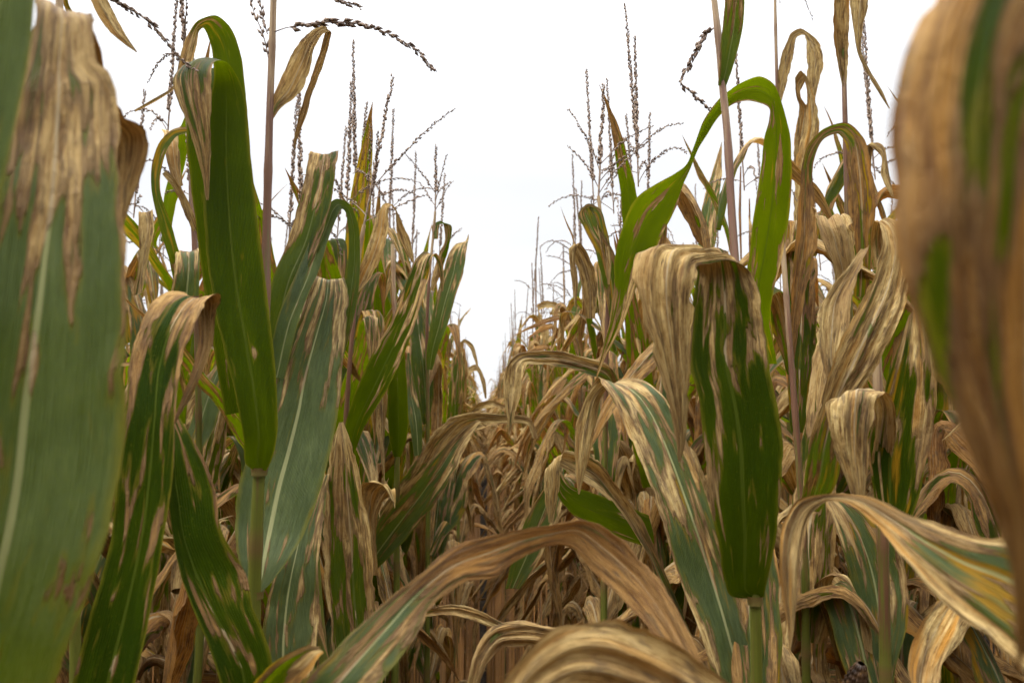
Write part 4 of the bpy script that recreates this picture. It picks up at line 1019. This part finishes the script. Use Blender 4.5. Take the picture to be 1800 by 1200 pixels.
hero('corn plant behind the green arch with a straw leaf draped over its thin upper stalk',
     [(1392, 1000, 2.25), (1385, 600, 2.25), (1372, 300, 2.26), (1365, 120, 2.27), (1362, -20, 2.27)],
     [([(1366, 176, 1374, 178, 2.26), (1368, 128, 1386, 136, 2.25), (1378, 85, 1396, 92, 2.24), (1393, 56, 1402, 66, 2.235), (1406, 50, 1412, 62, 2.23), (1430, 64, 1416, 72, 2.225), (1450, 95, 1418, 105, 2.22), (1446, 130, 1418, 140, 2.22), (1434, 175, 1418, 180, 2.22), (1438, 220, 1410, 215, 2.22), (1424, 262, 1412, 262, 2.22)],
       DEAD, dict(ripple=.06, pleat=.06)),
      ([(1394, 300, 1420, 300, 2.2), (1396, 240, 1424, 240, 2.2), (1404, 190, 1424, 195, 2.2), (1398, 160, 1408, 170, 2.19), (1398, 135, 1412, 150, 2.19), (1408, 124, 1418, 140, 2.18), (1416, 150, 1424, 150, 2.18), (1414, 220, 1440, 210, 2.17), (1400, 280, 1430, 285, 2.17), (1395, 360, 1415, 365, 2.17), (1396, 420, 1400, 420, 2.17)],
       DEAD, dict(ripple=.05, pleat=.06, org=.8))],
     r0=.012, r1=.0038, tassel=dict(up=(.0, .05, 1), L=.33, branches=6, sag=2.2, spread=.8), low=10, low_top=1.15, seed=27, vit=.3, dry=.2)

hero("corn plant right of the gap whose straw leaf arches left, tip hanging straight down",
     [(1062, 1000, 1.72), (1064, 760, 1.72), (1066, 620, 1.72), (1068, 520, 1.73), (1060, 420, 1.74), (1052, 345, 1.75)],
     [([(1140, 905, 1150, 965, 1.66), (1082, 880, 1092, 946, 1.64), (1032, 862, 1022, 916, 1.63), (1000, 850, 985, 880, 1.63), (986, 828, 972, 850, 1.64)],
       [(0, .0), (.7, .1), (1, .4)], dict(mid=.5, pale=.1, ripple=.05, flip=False)),
      ([(888, 1035, 914, 1035, 1.75), (904, 970, 960, 962, 1.73), (930, 900, 986, 892, 1.72), (966, 842, 992, 842, 1.72), (985, 808, 992, 812, 1.73)],
       [(0, .05), (.5, .25), (1, .5)], dict(mid=.5, pale=1.0, ripple=.05, org=.3)),
      ([(1078, 690, 1090, 676, 1.66), (1056, 668, 1072, 642, 1.62), (1030, 657, 1034, 628, 1.6), (988, 646, 988, 617, 1.58), (948, 642, 942, 616, 1.56), (926, 640, 914, 620, 1.55), (924, 650, 892, 634, 1.54), (918, 685, 885, 672, 1.54), (908, 720, 888, 715, 1.54), (900, 750, 893, 750, 1.54), (896, 766, 894, 766, 1.54)],
       [(0, .6), (.3, .85), (1, 1.1)], dict(mid=.5, pale=1.0, ripple=.04, pleat=.06, flip=False)),
      ([(1200, 1150, 1230, 1150, 1.62), (1160, 1040, 1180, 1030, 1.6), (1130, 960, 1120, 900, 1.58), (1090, 900, 1075, 842, 1.57), (1050, 862, 1050, 808, 1.56), (1008, 836, 1015, 795, 1.55), (975, 818, 990, 795, 1.54), (960, 822, 986, 815, 1.53), (955, 860, 984, 860, 1.53), (964, 918, 970, 918, 1.53)],
       [(0, .3), (.3, .6), (.6, .85), (1, 1.1)], dict(mid=.5, pale=1.0, ripple=.07, pleat=.06, org=.3)),
      ([(1072, 560, 1090, 560, 1.7), (1060, 500, 1092, 500, 1.69), (1045, 440, 1078, 440, 1.68), (1026, 400, 1052, 395, 1.68), (1018, 372, 1040, 362, 1.68), (1032, 358, 1040, 372, 1.68), (1052, 364, 1046, 380, 1.68), (1066, 400, 1050, 405, 1.68), (1075, 460, 1062, 470, 1.68), (1072, 500, 1068, 500, 1.68)],
       [(0, .3), (.5, .4), (1, .95)], dict(pale=.6, org=.7, ripple=.05)),
      ([(1030, 560, 1046, 560, 1.72), (1022, 500, 1050, 500, 1.71), (1008, 455, 1036, 450, 1.7), (1000, 436, 1018, 428, 1.69), (1000, 450, 1012, 450, 1.69), (1004, 490, 1016, 490, 1.69), (1010, 540, 1013, 540, 1.69)],
       DEAD, dict(ripple=.05))],
     r0=.0115, r1=.0038, tassel=dict(up=(.06, .04, 1), L=.26, branches=6, sag=.7), low=10, low_top=1.05, seed=28, vit=.3)

def gap_count(P, loc, rz, sc, side):
    """how many points of a blade reach out of the row over the furrow, above eye height"""
    c, s = math.cos(rz), math.sin(rz)
    x = (P[:, 0] * c - P[:, 1] * s) * sc[0] + loc[0]
    z = P[:, 2] * sc[2]
    if loc[1] > 9.5: return 0
    k = 1.0 if loc[1] < 5 else 0.25
    lim = (0.20 * (z - CAM_Z) + 0.02) * k if side < 0 else (0.34 * (z - CAM_Z) - 0.01) * k
    over = (x > -lim) if side < 0 else (x < lim)
    return int(np.sum(over & (z > CAM_Z + 0.02)))

def gap_clear(v, loc, rz, sc, side):
    return sum(gap_count(P, loc, rz, sc, side) for P in v['pts'])

def kept_leaves(i, loc, rz, sc):
    """blades of a front row plant that stay out of the open strip of sky over the furrow"""
    if abs(loc[0]) > 0.8: return None
    side = -1 if loc[0] < 0 else 1
    ok = [gap_count(P, loc, rz, sc, side) <= 2 for P in VARIANTS[i]['pts']]
    return lambda j, n: ok[j]

hero('ragged dry corn plant low in the gap, on its left side, with one hooked leaf',
     [(806, 900, 3.6), (806, 740, 3.6), (808, 620, 3.6), (806, 560, 3.62)],
     [([(796, 705, 820, 705, 3.58), (800, 645, 822, 645, 3.56), (804, 608, 816, 602, 3.55), (815, 596, 819, 604, 3.55), (830, 604, 826, 612, 3.55), (838, 626, 832, 628, 3.55), (842, 655, 840, 655, 3.55)], DEAD, dict(ripple=.06, org=.4)),
      ([(786, 735, 812, 735, 3.5), (791, 665, 817, 655, 3.48), (798, 625, 814, 618, 3.5), (808, 622, 816, 626, 3.52), (812, 660, 822, 655, 3.53)], [(0, .3), (.6, .6), (1, 1)], dict(ripple=.06, org=.4, pale=.4)),
      ([(818, 728, 820, 738, 3.4), (842, 708, 848, 720, 3.35), (868, 704, 868, 716, 3.3), (888, 712, 884, 720, 3.3)], DEAD, dict(ripple=.1)),
      ([(804, 700, 812, 700, 3.6), (818, 650, 828, 655, 3.62), (836, 640, 838, 652, 3.64), (852, 665, 846, 672, 3.64), (856, 700, 852, 700, 3.64)], DEAD, dict(ripple=.1))],
     low=9, low_top=1.2, seed=41, vit=.2, r1=.004)

hero('dry corn plant on the right slope of the gap with a small bowed leaf',
     [(985, 900, 4.3), (985, 720, 4.3), (988, 620, 4.3), (992, 540, 4.32), (990, 470, 4.34)],
     [([(1012, 566, 1010, 556, 4.3), (990, 547, 986, 535, 4.28), (966, 541, 962, 528, 4.27), (948, 545, 944, 535, 4.26), (946, 562, 952, 555, 4.26), (952, 590, 966, 586, 4.26), (954, 614, 958, 614, 4.26)], DEAD, dict(ripple=.05, org=.7)),
      ([(966, 552, 972, 540, 4.2), (985, 562, 994, 552, 4.2), (999, 592, 1005, 586, 4.2), (1005, 606, 1006, 605, 4.2)], DEAD, dict(ripple=.06)),
      ([(900, 640, 912, 642, 4.6), (902, 615, 914, 612, 4.6), (908, 606, 916, 610, 4.62), (914, 630, 920, 628, 4.62)], DEAD, dict(org=.9)),
      ([(874, 700, 886, 700, 4.4), (878, 665, 890, 660, 4.4), (886, 650, 894, 655, 4.42), (893, 668, 899, 668, 4.42), (896, 690, 898, 690, 4.42)], DEAD, dict(org=.6))],
     low=9, low_top=1.3, seed=42, vit=.2, r1=.0035)

# ------------------------------------------------------------------ plants placed where their tassel stands in the sky
def sky_plant(i, top, d, label, rz=None, lean_px=0):
    """a grown plant whose tassel tip is seen at top, d metres away"""
    rng = random.Random(int(top[0] * 7 + top[1]))
    p = at(top[0], top[1], d)
    z = p[2] / 2.13
    sc = (0.95, 0.95, z)
    rz = min((rng.uniform(0, 6.28) for k in range(24)), key=lambda a: gap_clear(VARIANTS[i], p, a, sc, -1 if p[0] < 0 else 1))
    return place_variant(i, (p[0], p[1], 0), rz, sc, label, near=True, leaves=kept_leaves(i, p, rz, sc))
SKY_PLANTS = [
    (3, (690, 176), 2.75, 'corn plant with a thin upright tassel just right of the tallest left tassel'),
    (9, (770, 282), 3.0, "corn plant with a short tassel behind the green leaf at the gap's left rim"),
    (1, (540, 165), 1.75, 'corn plant with its tassel standing right of the bare stalk with the bent brown leaf'),
    (5, (296, -20), 2.1, 'corn plant with a thick dark tassel rising left of the yellow arched leaf'),
    (8, (600, 215), 2.5, 'corn plant with a loose feathery tassel left of the tallest left tassel'),
    (12, (215, 190), 3.0, "corn plant behind the huge left leaf with a sprig of tassel above its tip"),
    (6, (1117, 42), 2.25, 'corn plant with the tallest straight tassel right of the gap'),
    (10, (1092, 160), 2.6, 'corn plant with a slightly tilted tassel left of the tallest right one'),
    (4, (1142, 228), 2.7, 'corn plant with the left of two small twin tassels right of the gap'),
    (0, (1172, 224), 2.55, 'corn plant with the right of two small twin tassels right of the gap'),
    (2, (1300, 84), 2.15, 'corn plant with a long tassel seen under the green arched leaf'),
    (7, (1526, 22), 2.1, 'corn plant with a branching tassel between the straw leaf and the blurred right leaf'),
    (6, (990, 398), 3.9, "corn plant with a slim tassel above the drooping dry leaf right of the gap"),
    (12, (947, 448), 4.6, 'corn plant with a slim tassel second from the right rim of the gap'),
    (4, (912, 540), 6.2, 'corn plant with a tilted bare tassel low on the right slope of the gap'),
]
SKY_XY = []
FILL_PLANTS = [
    (6, 0.62, 1.52, 0.4, 1.00, 'straw dry corn plant standing behind the long green arch on the right'),
    (0, 0.86, 1.80, 2.0, 1.02, 'straw dry corn plant seen between the rust brown leaves and the blurred right leaf'),
    (10, 0.60, 1.98, 4.1, 1.00, 'withered corn plant just behind the folded dark green leaf'),
    (2, 0.98, 1.42, 5.2, 0.98, 'withered corn plant half hidden by the blurred tan leaf on the right'),
    (4, 0.78, 2.35, 1.2, 1.05, 'bent dry corn plant behind the bare upper stalk on the right'),
    (10, 0.50, 1.60, 2.6, 1.08, 'tall straw dry corn plant nearest behind the folded dark green leaf'),
    (6, 0.74, 1.62, 5.6, 1.10, 'tall dry corn plant under the straw leaf draped on the thin stalk'),
    (13, 1.06, 1.84, 0.9, 1.10, 'tall half dry corn plant left of the blurred tan leaf'),
    (2, 0.66, 2.28, 3.3, 1.10, 'tall withered corn plant between the arched green leaf and the bare stalk'),
    (11, 0.53, 2.30, 1.9, 1.02, 'greener corn plant seen through the arch of the long green leaf'),
    (8, -0.60, 1.62, 1.0, 0.93, 'dry corn plant low behind the broad bright green upright leaf'),
    (12, -0.86, 1.95, 3.0, 0.95, 'dry corn plant between the huge left leaf and the yellow green strap leaf'),
    (3, -0.56, 2.15, 5.0, 0.97, 'leafy green corn plant behind the bent tan strap leaf on the left'),
    (9, -0.72, 2.55, 2.2, 1.00, 'green and tan corn plant right of the bare stalk with the brown leaf'),
]
for i, x, y, rz, sz, label in FILL_PLANTS:
    place_variant(i, (x, y, 0), rz, (1, 1, sz), label, near=True, leaves=kept_leaves(i, (x, y), rz, (1, 1, sz)), tassel=i in (8, 3))
    SKY_XY.append((x, y))
for i, top, d, label in SKY_PLANTS:
    r = sky_plant(i, top, d, label)
    SKY_XY.append((r.location.x, r.location.y))

# ------------------------------------------------------------------ the rows
def candidates():
    rng = random.Random(77)
    out = []
    xs = [(-0.37, 2.0), (0.42, 1.95), (-1.13, 1.15), (1.18, 1.1), (-1.89, 2.2), (1.94, 2.1), (-2.65, 3.4), (2.70, 3.3), (-3.41, 4.4), (3.46, 4.4), (-4.17, 5.4), (4.22, 5.4)]
    for ri, (x, y0) in enumerate(xs):
        y = y0
        ymax = 72 if ri < 2 else 60 if ri < 4 else 30
        while y < ymax:
            sp = 0.185 if y < 30 else 0.3
            w_ = .045 if y < 5 else .10
            px, py = x + rng.uniform(-w_, w_), y + rng.uniform(-.05, .05)
            i = rng.randrange(14)
            rz = rng.choice([0, math.pi]) + rng.uniform(-.9, .9)
            sz = rng.uniform(.97, 1.12) if y < 6 else rng.uniform(.86, 1.2)
            sc = (rng.uniform(.9, 1.08), 0, sz); sc = (sc[0], sc[0], sz)
            if ri < 2:
                best = None
                for k in range(22):
                    j, a = rng.randrange(14), rng.uniform(0, 6.28)
                    w = gap_clear(VARIANTS[j], (px, py), a, sc, -1 if x < 0 else 1)
                    if x < 0: w -= 10 * VARIANTS[j]['vit']
                    else: w += 25 * VARIANTS[j]['vit']
                    w += rng.uniform(0, 45)
                    if best is None or w < best[0]: best = (w, j, a)
                i, rz = best[1], best[2]
            if not any(abs(px - a) < .1 and abs(py - b) < .1 for a, b in SKY_XY):
                out.append((ri, i, px, py, rz, sc))
            y += sp * rng.uniform(.8, 1.2)
    return out
CAND = candidates()
KEEP = [0, 1, 2, 3, 4, 5, 6, 7, 8, 9, 10, 11, 12, 13, 14, 15, 16, 17, 18, 20, 21, 22, 24, 25, 26, 27, 28, 34, 38, 40, 42, 43, 44, 45, 47, 48, 49, 50, 52, 55, 59, 60, 64, 65, 66, 69, 70, 71, 73, 75, 76, 77, 79, 80, 83, 89, 91, 93, 94, 97, 98, 99, 100, 101, 102, 103, 107, 117, 118, 122, 126, 128, 295, 296, 297, 298, 299, 300, 301, 302, 303, 304, 305, 306, 307, 308, 310, 311, 312, 313, 314, 315, 317, 318, 319, 321, 323, 324, 326, 327, 328, 329, 330, 331, 332, 334, 335, 336, 337, 338, 339, 340, 341, 343, 345, 347, 348, 349, 350, 351, 352, 353, 355, 356, 357, 358, 360, 361, 362, 363, 364, 368, 372, 374, 376, 378, 379, 386, 388, 390, 394, 399, 405, 406, 409, 410, 411, 412, 415, 416, 582, 583, 585, 586, 587, 588, 589, 590, 591, 592, 593, 594, 596, 597, 839, 840, 841, 842, 843, 844, 845, 846, 847, 850, 851, 852, 855, 856, 862, 864, 865, 867, 872, 875, 876, 877, 878, 1101, 1102, 1103, 1104, 1105, 1106, 1107, 1108, 1110, 1114, 1247, 1248, 1249, 1250, 1251, 1252, 1253, 1255, 1258, 1259, 1260, 1261, 1410, 1411, 1716]            # indices of the plants that show most in the picture
ROW_TEXT = ['front row left of the furrow', 'front row right of the furrow', 'second row on the left', 'second row on the right', 'third row on the left', 'third row on the right',
            'fourth row on the left', 'fourth row on the right', 'fifth row on the left', 'fifth row on the right', 'sixth row on the left', 'sixth row on the right']
if KEEP is None:
    KEEP = [k for k, c in enumerate(CAND) if c[3] < (12 if c[0] < 2 else 7 if c[0] < 6 else 6)]
ORD = ['first', 'second', 'third', 'fourth', 'fifth', 'sixth', 'seventh', 'eighth', 'ninth', 'tenth', 'eleventh', 'twelfth', 'thirteenth', 'fourteenth', 'fifteenth', 'sixteenth', 'seventeenth', 'eighteenth',
       'nineteenth', 'twentieth']
ANCHOR = [('jutting green leaf', 2.31), ('arching straw leaf', 1.77)]
FRONT = [sorted([CAND[k][3] for k in KEEP if CAND[k][0] == r] + [y for x, y in SKY_XY if abs(x) < .8 and (x > 0) == (r == 1)]) for r in (0, 1)]
def zone(y): return 'near' if y < 4 else 'middle' if y < 8 else 'far'
for k in KEEP:
    ri, i, px, py, rz, sc = CAND[k]
    grp = 'corn plants in the ' + ROW_TEXT[ri]
    lab = None
    if ri < 2:
        n = len([y for y in FRONT[ri] if ANCHOR[ri][1] < y <= py])
        if py <= ANCHOR[ri][1]:
            m = len([y for y in FRONT[ri] if py <= y <= ANCHOR[ri][1]])
            lab = ORD[m - 1] + ' corn plant before the ' + ANCHOR[ri][0] + ', in the ' + ROW_TEXT[ri]
        elif n <= 20:
            lab = ORD[n - 1] + ' corn plant past the ' + ANCHOR[ri][0] + ', in the ' + ROW_TEXT[ri]
    if lab is None:
        z = zone(py) + ' part of the ' + ROW_TEXT[ri]
        lab = 'weathered corn plant in the ' + z
        grp = 'corn plants in the ' + z
    place_variant(i, (px, py, 0), rz, sc, lab, group=grp, near=(py < 3.2), leaves=kept_leaves(i, (px, py), rz, sc), tassel=(k % 5 < 3 or py > 9))

# ------------------------------------------------------------------ the rest of the field, too far and too many to count
def far_field():
    rng = random.Random(5)
    protos = []
    for i in range(8):
        r2 = random.Random(3000 + i)
        hs, path, leaves = plant_plan(r2, [0.3, 0.75, 0.42, 0.85, 0.25, 0.6, 0.5, 0.38][i])
        b = Buf()
        for k in leaves:
            kk = dict(k)
            grown_leaf(b, r2, kk.pop('L'), kk.pop('W'), kk.pop('base'), kk.pop('az'), kk.pop('e0'), kk.pop('droop'), nv=13, nu=3, **kk)
        def rod(P, r):
            V, F, UV, _ = tube(P, r, 4)
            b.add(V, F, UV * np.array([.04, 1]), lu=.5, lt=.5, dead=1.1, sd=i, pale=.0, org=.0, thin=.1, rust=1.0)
        rod(np.array(path[::3]), np.linspace(.011, .004, len(path[::3])))
        top = np.array(path[-1])
        rod(np.array([top, top + [0, 0, .2], top + [.01, 0, .4]]), np.array([.004, .006, .003]))
        protos.append((np.concatenate(b.v), np.concatenate(b.f), np.concatenate(b.uv), {k: np.concatenate(a) for k, a in b.at.items()}))
    keep = set(KEEP)
    behind = []
    r3 = random.Random(31)
    for x in (-0.37, 0.42, -1.13, 1.18, -1.89, 1.94, -2.65, 2.70, -3.41, 3.46):
        y = -7.0
        stop = -0.75 if abs(x) < .8 else 0.55 if abs(x) < 1.5 else 1.2
        while y < stop:
            behind.append((99, r3.randrange(8), x + r3.uniform(-.04, .04), y, r3.choice([1.57, 4.71]) + r3.uniform(-.6, .6) if abs(x) < .8 else r3.uniform(0, 6.28), (1, 1, r3.uniform(.95, 1.05))))
            y += .2 * r3.uniform(.8, 1.2)
    B = Buf()
    for k, (ri, i, px, py, rz, sc) in enumerate(CAND + behind):
        if k in keep: continue
        V, F, UV, A = protos[(i * 5 + k * 3) % 8]
        c, s = math.cos(rz), math.sin(rz)
        X = np.stack([(V[:, 0] * c - V[:, 1] * s) * sc[0] + px, (V[:, 0] * s + V[:, 1] * c) * sc[1] + py, V[:, 2] * sc[2]], -1)
        a = dict(A); a['sd'] = (A['sd'] + k * 1.37) % 50
        B.add(X, F, UV, **a)
    o = link('distant_corn', B.mesh('distant_corn', M_LEAF))
    o['kind'] = 'stuff'; o['label'] = 'mass of dry corn filling the field far down the rows'; o['category'] = 'corn field'
far_field()

def litter():
    rng = random.Random(9)
    b = Buf()
    for k in range(1400):
        y = 1.2 + 10 * rng.random() ** 1.5; x = rng.uniform(-1.6, 1.7)
        if abs(x - .02) < .22 and rng.random() < .75: continue
        L = rng.uniform(.08, .35)
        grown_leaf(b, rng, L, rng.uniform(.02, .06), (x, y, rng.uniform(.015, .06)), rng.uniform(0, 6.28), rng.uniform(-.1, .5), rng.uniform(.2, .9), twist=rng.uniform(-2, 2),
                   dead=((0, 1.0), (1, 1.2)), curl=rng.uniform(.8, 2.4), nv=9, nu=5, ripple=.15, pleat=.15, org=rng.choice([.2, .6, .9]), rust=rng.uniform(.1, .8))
    o = link('leaf_litter', b.mesh('leaf_litter', M_LEAF))
    o['kind'] = 'stuff'; o['label'] = 'broken dry leaf scraps strewn over the dark soil'; o['category'] = 'leaf litter'
litter()
